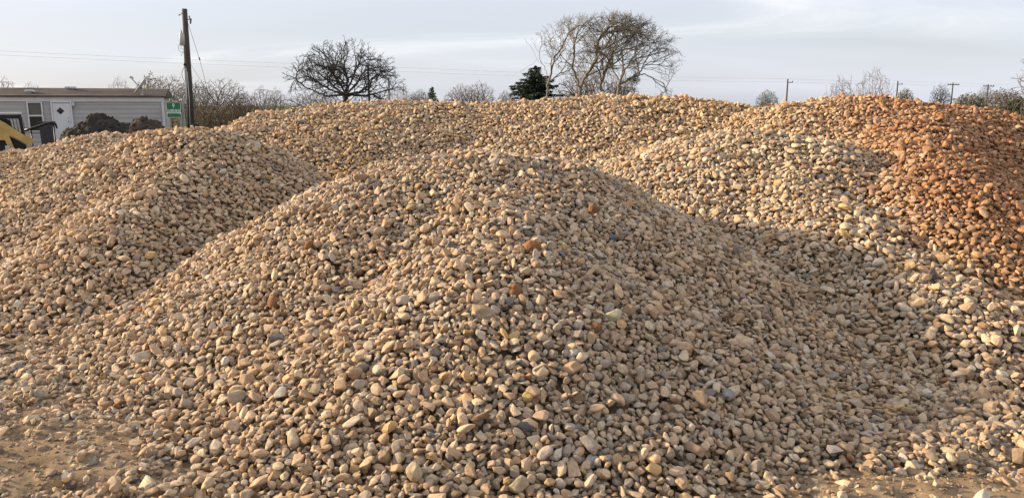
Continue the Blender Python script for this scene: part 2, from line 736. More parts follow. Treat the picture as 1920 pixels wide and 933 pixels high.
def dens_ground(x, y):
    """how thickly stones lie on the open ground"""
    left = np.clip((y - 5.35 - 0.10 * (x + 3)) / 0.9, 0, 1) * (x < -0.5)
    right = np.clip((y - 4.75) / 0.5, 0, 1) * (x > 0.5)
    return np.maximum(left, right)


hh_ = 0.10 * np.log(np.maximum(top + 0.045, 1e-6) / 0.10)
near_toe = np.exp(np.minimum(hh_, 0) / 0.5 / 0.45)
dg = dens_ground(Xc, Yc)
ground_d = np.maximum(np.clip(0.20 + 0.95 * dg, 0, 1) * np.clip(0.40 + 1.9 * (patch - 0.30), 0.2, 1.0), 0.85 * near_toe)
dens = np.where(owner_c >= 0, 1.0, np.clip(ground_d, 0, 1))
dens *= vis
med_c = np.array([P['med'] for P in PILES] + [0.045])[owner_c]
per_m2 = 1.62 / (0.62 * med_c ** 2)
lam = dens * per_m2 * cell_area
n_total = int(lam.sum())
flat = rng.choice(lam.size, size=n_total, p=(lam / lam.sum()).ravel())
ci, cj = np.unravel_index(flat, lam.shape)
sx = Xc[ci, cj] + (rng.random(n_total) - 0.5) * CELL * CST
sy = Yc[ci, cj] + (rng.random(n_total) - 0.5) * CELL * CST
D = med_c[ci, cj] * np.exp(rng.normal(size=n_total) * 0.31)
big = rng.random(n_total) < 0.022
D = np.where(big, D * 1.45, D)
D = np.clip(D, 0.022, 0.115)
own = owner_c[ci, cj].copy()
# sort a little so that big stones lie deeper and small ones fill gaps, but mixed
order = np.argsort(-D * 0.35 + rng.random(n_total) * 0.08)
sx, sy, D, own, ci, cj = (a[order] for a in (sx, sy, D, own, ci, cj))
nrm = np.stack([-gxn[ci, cj], -gyn[ci, cj], np.ones(n_total)], 1)
nrm /= np.linalg.norm(nrm, axis=1, keepdims=True)
zt = nrm + rng.normal(size=(n_total, 3)) * 0.55
zt /= np.linalg.norm(zt, axis=1, keepdims=True)
xa = rng.normal(size=(n_total, 3))
xa -= (xa * zt).sum(1, keepdims=True) * zt
xa /= np.linalg.norm(xa, axis=1, keepdims=True)
ya = np.cross(zt, xa)
ROT = np.stack([xa, ya, zt], 2)            # columns are the stone's own axes
semi = np.stack([0.5 * D * rng.uniform(1.0, 1.55, n_total), 0.5 * D * rng.uniform(0.76, 1.05, n_total), 0.5 * D * rng.uniform(0.42, 0.84, n_total)], 1)
A = ROT * (1.0 / semi ** 2)[:, None, :]
MM = np.einsum('nij,nkj->nik', A, ROT)     # ellipsoid matrices
m11, m12, m13, m22, m23, m33 = MM[:, 0, 0], MM[:, 0, 1], MM[:, 0, 2], MM[:, 1, 1], MM[:, 1, 2], MM[:, 2, 2]
jit = rng.normal(size=(n_total, 4, 2)) * 0.55
jit[:, 0] = 0
pos = np.zeros((n_total, 3))
keep = np.zeros(n_total, bool)
RMAX = int(0.16 / CELL) + 2
OFF = {k: np.meshgrid(np.arange(-k, k + 1) * CELL, np.arange(-k, k + 1) * CELL, indexing='ij') for k in range(1, RMAX + 1)}
semi_max = semi.max(1)
for i in range(n_total):
    k = min(RMAX, int(semi_max[i] / CELL) + 1)
    U, V = OFF[k]
    b_ = m13[i] * U + m23[i] * V
    c_ = m11[i] * U * U + 2 * m12[i] * U * V + m22[i] * V * V - 1.0
    disc = b_ * b_ - m33[i] * c_
    inside = disc > 0
    sq = np.sqrt(np.where(inside, disc, 0.0))
    hi = (-b_ + sq) / m33[i]
    lo = np.where(inside, (-b_ - sq) / m33[i], 1e3)
    best = None
    for c in range(4):
        gi = int((sx[i] + jit[i, c, 0] * D[i] - GX0) / CELL)
        gj = int((sy[i] + jit[i, c, 1] * D[i] - GY0) / CELL)
        if gi < k or gj < k or gi >= nx - k or gj >= ny - k:
            continue
        Hp = H[gi - k:gi + k + 1, gj - k:gj + k + 1]
        z0 = (Hp - lo).max()
        e = z0 - BASE[gi, gj]
        if best is None or e < best[0]:
            best = (e, gi, gj, z0)
    if best is None:
        continue
    e, gi, gj, z0 = best
    if e > 0.95 * D[i] + 0.02:
        continue
    z0 -= (0.07 if own[i] >= 0 else 0.26) * D[i]
    Hp = H[gi - k:gi + k + 1, gj - k:gj + k + 1]
    np.maximum(Hp, np.where(inside, z0 + hi, -9.0), out=Hp)
    pos[i] = (xs[gi], ys[gj], z0)
    keep[i] = True

sel = np.nonzero(keep)[0]
pos, D, own, ROT, semi = pos[sel], D[sel], own[sel], ROT[sel], semi[sel]
N = len(sel)
print('stones settled', N, 'of', n_total)

# ------------------------------------------------------------------ stone colours (linear albedo)
C_TAN = np.array([0.410, 0.290, 0.186])
C_CREAM = np.array([0.50, 0.395, 0.27])
C_BROWN = np.array([0.30, 0.197, 0.118])
C_GREY = np.array([0.29, 0.243, 0.195])
C_SLATE = np.array([0.16, 0.155, 0.150])
C_WHITE = np.array([0.53, 0.455, 0.36])
C_OCHRE = np.array([0.45, 0.295, 0.135])
C_RUST = np.array([0.262, 0.116, 0.050])
C_PINK = np.array([0.38, 0.262, 0.182])
PAL = np.stack([C_TAN, C_CREAM, C_BROWN, C_GREY, C_SLATE, C_WHITE, C_OCHRE, C_RUST, C_PINK])
W = {
    'front': [0.40, 0.21, 0.13, 0.15, 0.014, 0.036, 0.022, 0.003, 0.035],
    'left': [0.48, 0.20, 0.12, 0.07, 0.010, 0.020, 0.050, 0.004, 0.05],
    'far_left': [0.50, 0.22, 0.12, 0.06, 0.006, 0.015, 0.05, 0.005, 0.03],
    'back': [0.44, 0.24, 0.12, 0.03, 0.004, 0.012, 0.14, 0.012, 0.01],
    'pale': [0.36, 0.32, 0.09, 0.09, 0.012, 0.060, 0.045, 0.008, 0.02],
    'rust': [0.48, 0.16, 0.14, 0.02, 0.003, 0.010, 0.15, 0.02, 0.02],
    'ground': [0.42, 0.16, 0.13, 0.17, 0.02, 0.04, 0.02, 0.00, 0.04],
}
keys = [P['key'] for P in PILES] + ['ground']
# the seam between neighbouring piles is ragged, not a clean line
tints = np.zeros((N, 3))
cumw = {k: np.cumsum(np.array(w) / sum(w)) for k, w in W.items()}
fi = np.clip(((pos[:, 0] - GX0) / (CELL * CST)).astype(int), 0, base_c.shape[0] - 1)
fj = np.clip(((pos[:, 1] - GY0) / (CELL * CST)).astype(int), 0, base_c.shape[1] - 1)
fmix = fields[:, fi, fj] + rng.normal(size=(len(PILES), N)) * 0.06
look = np.where(own >= 0, fmix.argmax(0), len(PILES))
# the clay stain covers only the far part of the rust heap, with a ragged border; its near end is ochre like the ridge
rusty = pos[:, 0] - 0.35 * np.clip(pos[:, 1] - 10.5, 0, 9) + 1.5 * (fbm(pos[:, 0] * 0.8, pos[:, 1] * 0.8, 161, 3) - 0.5) + rng.normal(size=len(own)) * 0.30
coat = np.where(look == 5, 0.10 + 0.90 * np.clip((rusty - 4.2) / 1.6, 0, 1), np.where(look == 4, 0.92 * np.clip((rusty - 4.9) / 0.9, 0, 1), 0.0))
uu = rng.random(N)
for k, key in enumerate(keys):
    s = look == k
    tints[s] = PAL[np.searchsorted(cumw[key], uu[s]).clip(0, len(PAL) - 1)]
blend = rng.random((N, 1)) * 0.38
tints = tints * (1 - blend) + C_TAN[None] * blend
# drifts of clay staining through the heaps
drift = np.clip((fbm(pos[:, 0] * 0.55 + 9, pos[:, 1] * 0.55, 141, 3) - 0.50) * 3.2, 0, 1)
amt = np.array([0.10, 0.16, 0.22, 0.42, 0.10, 0.25, 0.05])[look] * drift
tints = tints * (1 - amt[:, None]) + np.array([0.42, 0.265, 0.125])[None] * amt[:, None]
# rust clay coats the far right heap, thinning to nothing at its near end
ck = (coat * np.clip(rng.normal(size=N) * 0.22 + 0.86, 0.1, 1.0))[:, None]
tints = tints * (1 - ck) + (C_RUST[None] * 0.85 + tints * 0.12) * ck
tints *= np.exp(rng.normal(size=(N, 1)) * 0.21)
tints = tints * np.minimum(1.38, 0.66 / tints.max(1, keepdims=True))
shape_id = rng.integers(0, N_SHAPES, N)

# ------------------------------------------------------------------ which stones show largest: a small id buffer
BW, BH = 1024, 497
kx = BW / 1920.0
pu, pv, pz = project(pos)
pu, pv = pu * kx, pv * kx
prad = D * 0.5 * FPX * kx / pz
zb = np.full((BH, BW), 1e9)
ib = np.full((BH, BW), -1, np.int64)
for i in np.argsort(-pz):
    r_ = prad[i]
    x0, x1 = int(max(0, pu[i] - r_)), int(min(BW - 1, pu[i] + r_))
    y0, y1 = int(max(0, pv[i] - r_ * 0.8)), int(min(BH - 1, pv[i] + r_ * 0.8))
    if x1 >= x0 and y1 >= y0:
        ib[y0:y1 + 1, x0:x1 + 1] = i
cnt = np.bincount(ib[ib >= 0].ravel(), minlength=N)

euler = np.zeros((N, 3))
for i in range(N):
    e = Matrix(ROT[i].tolist()).to_euler()
    euler[i] = (e.x, e.y, e.z)


# ------------------------------------------------------------------ node group that lays the uncounted stones
def scatter_group(meshes, name):
    ng = bpy.data.node_groups.new(name, 'GeometryNodeTree')
    ng.interface.new_socket('Geometry', in_out='INPUT', socket_type='NodeSocketGeometry')
    ng.interface.new_socket('Geometry', in_out='OUTPUT', socket_type='NodeSocketGeometry')
    n, l = ng.nodes, ng.links
    gi_, go_ = n.new('NodeGroupInput'), n.new('NodeGroupOutput')
    g2i = n.new('GeometryNodeGeometryToInstance')
    for k, me in enumerate(meshes):
        po = bpy.data.objects.new('stone_shape', me)     # never linked to the scene
        oi = n.new('GeometryNodeObjectInfo')
        oi.inputs['Object'].default_value = po
        oi.inputs['As Instance'].default_value = False
        l.new(oi.outputs['Geometry'], g2i.inputs[0])
    iop = n.new('GeometryNodeInstanceOnPoints')
    iop.inputs['Pick Instance'].default_value = True
    l.new(gi_.outputs[0], iop.inputs['Points'])
    l.new(g2i.outputs[0], iop.inputs['Instance'])

    def attr(nm, typ):
        a = n.new('GeometryNodeInputNamedAttribute')
        a.data_type = typ
        a.inputs['Name'].default_value = nm
        return [o for o in a.outputs if o.enabled and o.name == 'Attribute'][0]
    l.new(attr('shape', 'INT'), iop.inputs['Instance Index'])
    e2r = n.new('FunctionNodeEulerToRotation')
    l.new(attr('turn', 'FLOAT_VECTOR'), e2r.inputs[0])
    l.new(e2r.outputs[0], iop.inputs['Rotation'])
    l.new(attr('size', 'FLOAT_VECTOR'), iop.inputs['Scale'])
    l.new(iop.outputs[0], go_.inputs[0])
    return ng


NG_NEAR = scatter_group(MESH_NEAR, 'lay_stones_near')
NG_FAR = scatter_group(MESH_FAR, 'lay_stones_far')


def scatter_object(name, p, turn, size, tint, shp, ng, parent, org):
    me = bpy.data.meshes.new(name)
    me.vertices.add(len(p))
    me.vertices.foreach_set('co', (p - org).astype(np.float32).ravel())
    for nm, typ, dat, fld in (('turn', 'FLOAT_VECTOR', turn, 'vector'), ('size', 'FLOAT_VECTOR', size, 'vector'),
                              ('shape', 'INT', shp, 'value'), ('tint', 'FLOAT_COLOR', np.concatenate([tint, np.ones((len(p), 1))], 1), 'color')):
        a = me.attributes.new(nm, typ, 'POINT')
        a.data.foreach_set(fld, (dat.astype(np.int32) if typ == 'INT' else dat.astype(np.float32)).ravel())
    me.materials.append(MAT_STONE)
    me.update()
    o = link(name, me, parent)
    md = o.modifiers.new('lay stones', 'NODES')
    md.node_group = ng
    o['kind'] = 'stuff'
    return o


def stone_part(i, meshes, parent, org, label=None):
    o = bpy.data.objects.new('stone', meshes[shape_id[i]])
    COL.objects.link(o)
    o.parent = parent
    o.location = pos[i] - org
    o.rotation_euler = euler[i]
    o.scale = semi[i]
    o['tint'] = [float(c) for c in tints[i]]
    return o


for k in range(len(PILES) + 1):
    s = np.nonzero(own == (k if k < len(PILES) else -1))[0]
    if k < len(PILES):
        root, org = pile_roots[k]
        near = k == 0
    else:
        root, org, near = ground, np.zeros(3), True
    meshes = MESH_NEAR if near else MESH_FAR
    ordr = s[np.argsort(-cnt[s])]
    singles, rest = ordr[:300], ordr[300:]
    for i in singles:
        stone_part(i, meshes, root, org)
    scatter_object('loose_stones', pos[rest], euler[rest], semi[rest], tints[rest], shape_id[rest], NG_NEAR if near else NG_FAR, root, org)

# crumbs and grit pressed into the open dirt
ng_ = 11000
qx = rng.uniform(-4.2, 4.2, ng_ * 3)
qy = rng.uniform(4.2, 7.5, ng_ * 3)
qi = ((qx - GX0) / (CELL * CST)).astype(int)
qj = ((qy - GY0) / (CELL * CST)).astype(int)
okq = (owner_c[qi, qj] < 0) & (rng.random(ng_ * 3) < np.clip(fbm(qx * 1.3, qy * 1.8, 151, 3) * 1.4 - 0.25, 0, 1))
qx, qy = qx[okq][:ng_], qy[okq][:ng_]
qd = np.exp(rng.normal(size=len(qx)) * 0.55) * 0.013
qz = ground_height(qx, qy) + qd * 0.15
qt = np.where(rng.random((len(qx), 1)) < 0.6, C_TAN[None] * 0.9, C_CREAM[None] * 0.9) * np.exp(rng.normal(size=(len(qx), 1)) * 0.2)
qs = np.stack([qd * 0.6, qd * 0.5, qd * 0.38], 1)
scatter_object('grit', np.stack([qx, qy, qz], 1), np.stack([rng.normal(size=len(qx)) * 0.3, rng.normal(size=len(qx)) * 0.3, rng.random(len(qx)) * 6.28], 1),
               qs, qt, rng.integers(0, N_SHAPES, len(qx)), NG_FAR, ground, np.zeros(3))


# ------------------------------------------------------------------ clay lumps and odd stones lying on the front heap
def on_surface(px, py):
    r_ = ray(px, py)
    ts = np.arange(4.0, 22.0, 0.01)
    p = np.array([0, 0, CAM_H])[None] + ts[:, None] * r_[None]
    ii = ((p[:, 0] - GX0) / CELL).astype(int)
    jj = ((p[:, 1] - GY0) / CELL).astype(int)
    ok = (ii >= 0) & (jj >= 0) & (ii < nx) & (jj < ny)
    hit = ok & (p[:, 2] < H[np.clip(ii, 0, nx - 1), np.clip(jj, 0, ny - 1)])
    return p[np.argmax(hit)]


def lump_mesh(seed):
    r_ = np.random.default_rng(seed)
    d, f = ICO[4]
    rad = np.ones(len(d))
    for k in range(26):
        n = r_.normal(size=3)
        n /= np.linalg.norm(n)
        w = 0.25 + 0.5 * r_.random()
        rad += r_.normal() * 0.06 * np.exp(-((1 - d @ n) / (0.12 * w + 0.02)))
    rad += 0.03 * np.sin(d[:, 0] * 13 + seed) * np.sin(d[:, 1] * 11) * np.sin(d[:, 2] * 12 + 1)
    rad += r_.normal(size=len(d)) * 0.035
    return mesh_from('clay_lump', d * rad[:, None] * np.array([1, 0.92, 0.9]), f, MAT_CLAY, True)


for q, (px, py, wpx, lab) in enumerate((
        (997, 469, 36, 'largest round orange clay lump at the middle of the front pile'),
        (966, 551, 32, 'orange clay lump just below the largest one on the front pile'),
        (1112, 394, 22, 'small orange clay lump high on the right of the front pile'),
        (1117, 618, 26, 'reddish clay lump low on the right of the front pile'),
        (514, 572, 27, 'dark rusty clay lump on the left flank of the front pile'),
        (580, 463, 20, 'small brown clay lump high on the left flank of the front pile'))):
    p = on_surface(px, py)
    rad = wpx / 2 / FPX * np.linalg.norm(p - np.array([0, 0, CAM_H]))
    o = link('clay_lump', lump_mesh(50 + q), None, p + np.array([0, 0.10 * rad, 0.28 * rad]))
    o.scale = (rad * 0.95, rad * 0.9, rad * 0.85)
    o.rotation_euler = (q, q * 2.1, q * 0.7)
    tag(o, lab, 'clay lump', 'clay lumps on the front pile')

root, org = pile_roots[0]
for q, (px, py, wpx, asp, tint, lab, shp) in enumerate((
        (1149, 446, 17, 0.8, (0.15, 0.17, 0.20), 'smooth blue-grey pebble', 0),
        (908, 592, 48, 0.6, (0.37, 0.27, 0.17), 'long flat tan stone', 6),
        (990, 746, 20, 0.9, (0.55, 0.38, 0.14), 'yellow stone', 3),
        (1075, 666, 24, 0.9, (0.55, 0.50, 0.43), 'pale round pebble', 5),
        (776, 889, 34, 1.0, (0.50, 0.39, 0.25), 'big upright cream stone', 1),
        (972, 915, 40, 1.0, (0.46, 0.37, 0.24), 'large angular cream stone at the foot', 8),
        (1201, 704, 30, 1.0, (0.40, 0.32, 0.23), 'large rounded grey-tan stone', 5),
        (986, 801, 30, 0.6, (0.14, 0.13, 0.12), 'dark oval stone', 0),
        (1109, 868, 26, 1.0, (0.46, 0.45, 0.42), 'pale grey stone', 6),
        (1150, 597, 36, 0.7, (0.48, 0.42, 0.28), 'pale yellowish broken stone', 3),
        (263, 674, 36, 0.7, (0.56, 0.48, 0.36), 'large pale stone on the left skirt', 8),
        (423, 679, 20, 0.9, (0.62, 0.57, 0.49), 'white round pebble', 5))):
    p = on_surface(px, py)
    rad = wpx / 2 / FPX * np.linalg.norm(p - np.array([0, 0, CAM_H]))
    o = link('stone', MESH_NEAR[shp], root, p - org + np.array([0, 0.2 * rad, 0.15 * rad]))
    o.scale = (rad, rad * 0.8, rad * asp)
    o.rotation_euler = (0.3, 0.25 * math.sin(q * 2), q * 1.3 if asp > 0.75 else 0.25)
    o['tint'] = list(tint)
    o['label'] = lab
#@@BACKGROUND@@

# ================================================================== background
M_SIDING = simple('grey_vinyl_siding', (0.42, 0.40, 0.385), 0.6, var=0.12, scale=1.2, stretch=(0.3, 1, 3))
M_TRIM = simple('white_trim_paint', (0.66, 0.66, 0.67), 0.5, var=0.08, scale=2.0)
M_FASCIA = simple('grey_fascia_paint', (0.60, 0.59, 0.59), 0.5, var=0.10, scale=2.0)
M_ROOF = simple('brown_shingle', (0.10, 0.078, 0.068), 0.9, var=0.35, scale=0.9, bump=0.6, bscale=9, stretch=(1, 1, 1))
M_GLASS = simple('dark_window_glass', (0.025, 0.027, 0.028), 0.08, var=0.2, scale=1.0)
M_CURTAIN = simple('drawn_blind', (0.13, 0.125, 0.10), 0.7, var=0.3, scale=4.0, stretch=(1, 1, 6))
M_SKIRT = simple('grey_skirting', (0.30, 0.29, 0.285), 0.7, var=0.15, scale=2.0)
M_BLACK = simple('black_steel', (0.018, 0.018, 0.020), 0.45, var=0.3, scale=5)
M_DKPLAST = simple('dark_grey_plastic', (0.045, 0.045, 0.05), 0.55, var=0.25, scale=4)
M_YELLOW = simple('machine_yellow', (0.50, 0.345, 0.12), 0.45, var=0.18, scale=3)
M_TYRE = simple('tyre_rubber', (0.022, 0.021, 0.02), 0.9, var=0.3, scale=6)
M_LTGREY = simple('pale_grey_metal', (0.48, 0.48, 0.47), 0.45, var=0.12, scale=3)
M_WOODPOLE = simple('creosoted_pole', (0.075, 0.068, 0.06), 0.9, var=0.4, scale=2.5, bump=0.5, bscale=20, stretch=(3, 3, 0.25))
M_POST = simple('weathered_post', (0.36, 0.34, 0.31), 0.85, var=0.2, scale=3, stretch=(3, 3, 0.5))
M_GREEN = simple('green_sign_paint', (0.035, 0.17, 0.062), 0.5, var=0.15, scale=4)
M_WHITE = simple('white_sign_paint', (0.72, 0.75, 0.71), 0.5, var=0.05, scale=4)
M_WIRE = simple('wire', (0.06, 0.06, 0.065), 0.6, var=0.1)
M_SOIL = simple('dark_topsoil', (0.044, 0.036, 0.031), 1.0, var=0.55, scale=5, bump=1.0, bscale=14)
M_SOIL2 = simple('brown_topsoil', (0.085, 0.063, 0.048), 1.0, var=0.5, scale=5, bump=1.0, bscale=14)
M_CERAMIC = simple('glazed_insulator', (0.12, 0.10, 0.09), 0.3, var=0.1)
M_OAK = simple('oak_bark', (0.042, 0.038, 0.037), 0.95, var=0.3, scale=3)
M_ELM = simple('grey_brown_bark', (0.185, 0.160, 0.135), 0.95, var=0.3, scale=2)
M_TWIG = simple('grey_twigs', (0.165, 0.145, 0.128), 0.95, var=0.25, scale=2)
M_TWIGB = simple('brown_twigs', (0.150, 0.110, 0.080), 0.95, var=0.25, scale=2)
M_NEEDLE = simple('dark_needles', (0.027, 0.043, 0.023), 0.8, var=0.4, scale=2)
M_MISTLE = simple('mistletoe_leaves', (0.045, 0.060, 0.020), 0.7, var=0.3, scale=4)
M_BLOSSOM = simple('pale_blossom', (0.42, 0.40, 0.37), 0.8, var=0.15, scale=4)
M_BUD = simple('olive_buds', (0.17, 0.165, 0.075), 0.8, var=0.25, scale=3)
M_BRUSH = simple('evergreen_leaves', (0.045, 0.058, 0.028), 0.8, var=0.35, scale=2)


# ------------------------------------------------------------------ trailer house
HOUSE_RZ = R(20)
hc = at(315, 300, 34.0)
house = empty('trailer_house', (hc[0], hc[1], 0.0), HOUSE_RZ)
tag(house, 'long grey single-storey trailer house with white door at the left', 'house')
hux, huy = math.cos(HOUSE_RZ), math.sin(HOUSE_RZ)


def wall_pt(px, py):
    """photograph pixel -> (x along the front wall, height)"""
    r_ = ray(px, py)
    # camera + t r lies on the line hc + u (hux, huy)
    a = np.array([[r_[0], -hux], [r_[1], -huy]])
    t, u = np.linalg.solve(a, np.array([hc[0], hc[1]]))
    return u, CAM_H + t * r_[2]


L_H, W_H = 15.0, 4.3
eave = wall_pt(250, 182.5)[1]
rdg = at(250, 166.5, 36.2)[2]
FL = 0.55
MB().box((-L_H / 2, W_H / 2, (FL + eave) / 2), (L_H - 0.06, W_H - 0.06, eave - FL)).build('wall', M_SIDING, house)
MB().box((-L_H / 2, W_H / 2, FL / 2 - 0.1), (L_H - 0.16, W_H - 0.16, FL + 0.2)).build('skirting', M_SKIRT, house)
fz = wall_pt(250, 191.0)[1]
z = FL
bh = 0.19
while z < fz - 0.03:
    h = min(bh, fz - z)
    MB().add([(-L_H, -0.023, z), (0, -0.023, z), (0, -0.006, z + h), (-L_H, -0.006, z + h), (-L_H, 0.03, z), (0, 0.03, z), (0, 0.03, z + h), (-L_H, 0.03, z + h)],
             [(0, 1, 2, 3), (5, 4, 7, 6), (1, 5, 6, 2), (4, 0, 3, 7), (0, 4, 5, 1), (3, 2, 6, 7)]).build('siding_board', M_SIDING, house)
    z += bh
MB().box((-L_H / 2, -0.035, (fz + eave) / 2), (L_H + 0.1, 0.05, eave - fz)).build('fascia', M_FASCIA, house, bevel=0.006)
MB().box((-0.035, -0.05, (FL + fz) / 2), (0.09, 0.05, fz - FL - 0.01)).build('corner_trim', M_TRIM, house)
rf = MB().prism([(0, 0), (0, 0)], 0, 0) if False else None
m = MB()
ov = 0.14
prof = [(-ov, eave), (-ov, eave + 0.07), (W_H / 2, rdg), (W_H + ov, eave + 0.07), (W_H + ov, eave)]
n_ = len(prof)
m.add([(-L_H - 0.15, p[0], p[1]) for p in prof] + [(0.12, p[0], p[1]) for p in prof],
      [tuple(range(n_)), tuple(range(2 * n_ - 1, n_ - 1, -1))] + [(i, i + n_, (i + 1) % n_ + n_, (i + 1) % n_) for i in range(n_)])
roof = m.build('roof', M_ROOF, house)
m = MB()
for i in range(1, 6):
    t = i / 6.0
    y = -ov + t * (W_H / 2 + ov)
    zc = eave + 0.07 + t * (rdg - eave - 0.07)
    m.box((-L_H / 2, y, zc + 0.004), (L_H + 0.26, 0.03, 0.016), (math.atan2(rdg - eave - 0.07, W_H / 2 + ov), 0, 0))
m.build('shingle_course', M_ROOF, roof)
for px, py, w in ((50, 175, 15), (122, 165.5, 14), (112, 162, 9)):
    u, _ = wall_pt(px, py)
    t = 0.30 if py > 170 else 0.78
    y = -ov + t * (W_H / 2 + ov)
    zc = eave + 0.07 + t * (rdg - eave - 0.07)
    v_ = MB().box((u, y, zc + 0.09), (0.34 * w / 15, 0.34, 0.07), None, 0.8).box((u, y, zc + 0.02), (0.16, 0.16, 0.12)).build('roof_vent', M_LTGREY, house, bevel=0.01)

# door
u0, zt_ = wall_pt(95, 192.5)
u1, _ = wall_pt(134.5, 192.5)
dz0 = FL + 0.02
fr = 0.055
dr = MB().box(((u0 + u1) / 2, -0.055, (dz0 + zt_) / 2), (u1 - u0 - 2 * fr, 0.05, zt_ - dz0 - fr)).build('door', M_TRIM, house, bevel=0.008)
m = MB()
m.box((u0 + fr / 2, -0.065, (dz0 + zt_) / 2), (fr, 0.08, zt_ - dz0)).box((u1 - fr / 2, -0.065, (dz0 + zt_) / 2), (fr, 0.08, zt_ - dz0))
m.box(((u0 + u1) / 2, -0.064, zt_ + 0.02), (u1 - u0, 0.08, 0.04))
m.build('door_frame', M_TRIM, dr)
uc, zc = wall_pt(114, 208)
s_ = 0.145
MB().prism([(uc - s_, zc), (uc, zc - s_), (uc + s_, zc), (uc, zc + s_)], -0.092, -0.07).build('diamond_pane', M_GLASS, dr)
uk, zk = wall_pt(130, 227)
MB().tube([(uk, -0.075, zk), (uk, -0.13, zk)], [0.02, 0.03], 8).tube([(uk, -0.075, zk + 0.13), (uk, -0.10, zk + 0.13)], 0.025, 8).build('handle', M_LTGREY, dr, True)
# window: sash with a drawn blind above, dark pane below
u0, zt_ = wall_pt(50, 193)
u1, _ = wall_pt(79.5, 193)
zb_ = wall_pt(64, 245)[1]
zm = wall_pt(64, 217)[1]
wd = MB()
for (a, b) in ((u0, u0 + 0.05), (u1 - 0.05, u1)):
    wd.box(((a + b) / 2, -0.055, (zt_ + zb_) / 2), (b - a, 0.07, zt_ - zb_))
wd.box(((u0 + u1) / 2, -0.054, zt_ + 0.02), (u1 - u0, 0.07, 0.04)).box(((u0 + u1) / 2, -0.054, zb_ - 0.02), (u1 - u0, 0.08, 0.04))
wo_ = wd.build('window', M_TRIM, house)
MB().box(((u0 + u1) / 2, -0.056, zm), (u1 - u0 - 0.1, 0.06, 0.06)).build('meeting_rail', M_TRIM, wo_)
MB().box(((u0 + u1) / 2, -0.037, (zm + 0.03 + zt_) / 2), (u1 - u0 - 0.1, 0.012, zt_ - zm - 0.03)).build('pane', M_CURTAIN, wo_)
MB().box(((u0 + u1) / 2, -0.037, (zm - 0.03 + zb_) / 2), (u1 - u0 - 0.1, 0.012, zm - 0.03 - zb_)).build('pane', M_GLASS, wo_)
ul, zl = wall_pt(138, 195)
MB().box((ul, -0.09, zl), (0.12, 0.13, 0.16), None, 0.7).build('porch_lamp', M_LTGREY, house, bevel=0.01)

# satellite dish on the eave
u, _ = wall_pt(267, 180)
dish = empty('satellite_dish', tuple(house.matrix_basis @ Vector((u, 0.15, eave + 0.06))), HOUSE_RZ)
dish.location = Vector((hc[0], hc[1], 0)) + Matrix.Rotation(HOUSE_RZ, 3, 'Z') @ Vector((u, 0.12, eave + 0.10))
tag(dish, 'white satellite dish with feed arm on the roof edge of the trailer house', 'satellite dish')
MB().tube([(0, 0, 0), (0.01, 0, 0.15), (-0.02, 0, 0.30)], 0.025, 8).box((0.0, 0, 0.0), (0.12, 0.16, 0.04)).build('mast', M_LTGREY, dish, True)
m = MB()
rr, nseg, nr_ = 0.42, 20, 5
ax = Vector((-0.80, -0.10, 0.60)).normalized()
e1 = ax.cross(Vector((0, 0, 1))).normalized()
e2 = ax.cross(e1)
cen = Vector((0.02, 0, 0.40))
vv, ff = [], []
for side in (0, 1):
    for a in range(nr_ + 1):
        q = a / nr_
        for k in range(nseg):
            w = 2 * math.pi * k / nseg
            p = cen + (e1 * math.cos(w) * 0.88 + e2 * math.sin(w)) * rr * max(q, 0.02) + ax * (0.10 * q * q - 0.02 * side)
            vv.append(p)
o2 = (nr_ + 1) * nseg
for side in (0, 1):
    for a in range(nr_):
        for k in range(nseg):
            k2 = (k + 1) % nseg
            q = [side * o2 + a * nseg + k, side * o2 + a * nseg + k2, side * o2 + (a + 1) * nseg + k2, side * o2 + (a + 1) * nseg + k]
            ff.append(tuple(q if side == 0 else q[::-1]))
for k in range(nseg):
    k2 = (k + 1) % nseg
    ff.append((nr_ * nseg + k, nr_ * nseg + k2, o2 + nr_ * nseg + k2, o2 + nr_ * nseg + k))
m.add(vv, ff).build('reflector', M_LTGREY, dish, True)
tip = cen + ax * 0.46 + Vector((-0.02, 0, 0.02))
MB().tube([cen - e2 * 0 + Vector((-0.05, 0, -0.16)), tip], 0.018, 6).build('feed_arm', M_BLACK, dish)
MB().box(tip + Vector((0, 0, 0.03)), (0.16, 0.12, 0.10), (0, 0.6, 0)).build('feed_horn', M_LTGREY, dish, bevel=0.02)

# dark wheeled bin and black stair rail in front of the door
p = at(95, 300, 30.5)
ztop = at(95, 228.5, 30.5)[2]
bin_ = empty('trash_bin', (p[0], p[1], 0), R(15))
tag(bin_, 'dark grey upright bin in front of the trailer house door', 'bin')
MB().box((0, 0, (ztop - 0.06) / 2 + 0.05), (0.36, 0.42, ztop - 0.10), None, 1.18).build('body', M_DKPLAST, bin_, bevel=0.02)
MB().box((0, 0, ztop - 0.02), (0.48, 0.55, 0.07)).box((0.20, 0, ztop - 0.09), (0.05, 0.5, 0.10)).build('lid', M_BLACK, bin_, bevel=0.02)
for s_ in (-1, 1):
    MB().tube([(-0.16, 0.2 * s_, 0.12), (-0.16, 0.26 * s_, 0.12)], 0.12, 14).build('wheel', M_TYRE, bin_, True)
d_ = 29.2
rail = empty('stair_rail', tuple(at(75, 300, d_) * np.array([1, 1, 0])), 0)
tag(rail, 'black bent handrail crossing in front of the trailer house window', 'handrail')
o0 = np.array(rail.location)
pts = [at(a, b, d_) - o0 for a, b in ((44, 245), (56, 242), (72, 236.5), (88, 231), (99, 229.5), (104, 232), (107, 241))]
MB().tube(pts, [0.05, 0.05, 0.048, 0.046, 0.045, 0.04, 0.03], 8).build('rail', M_BLACK, rail, True)
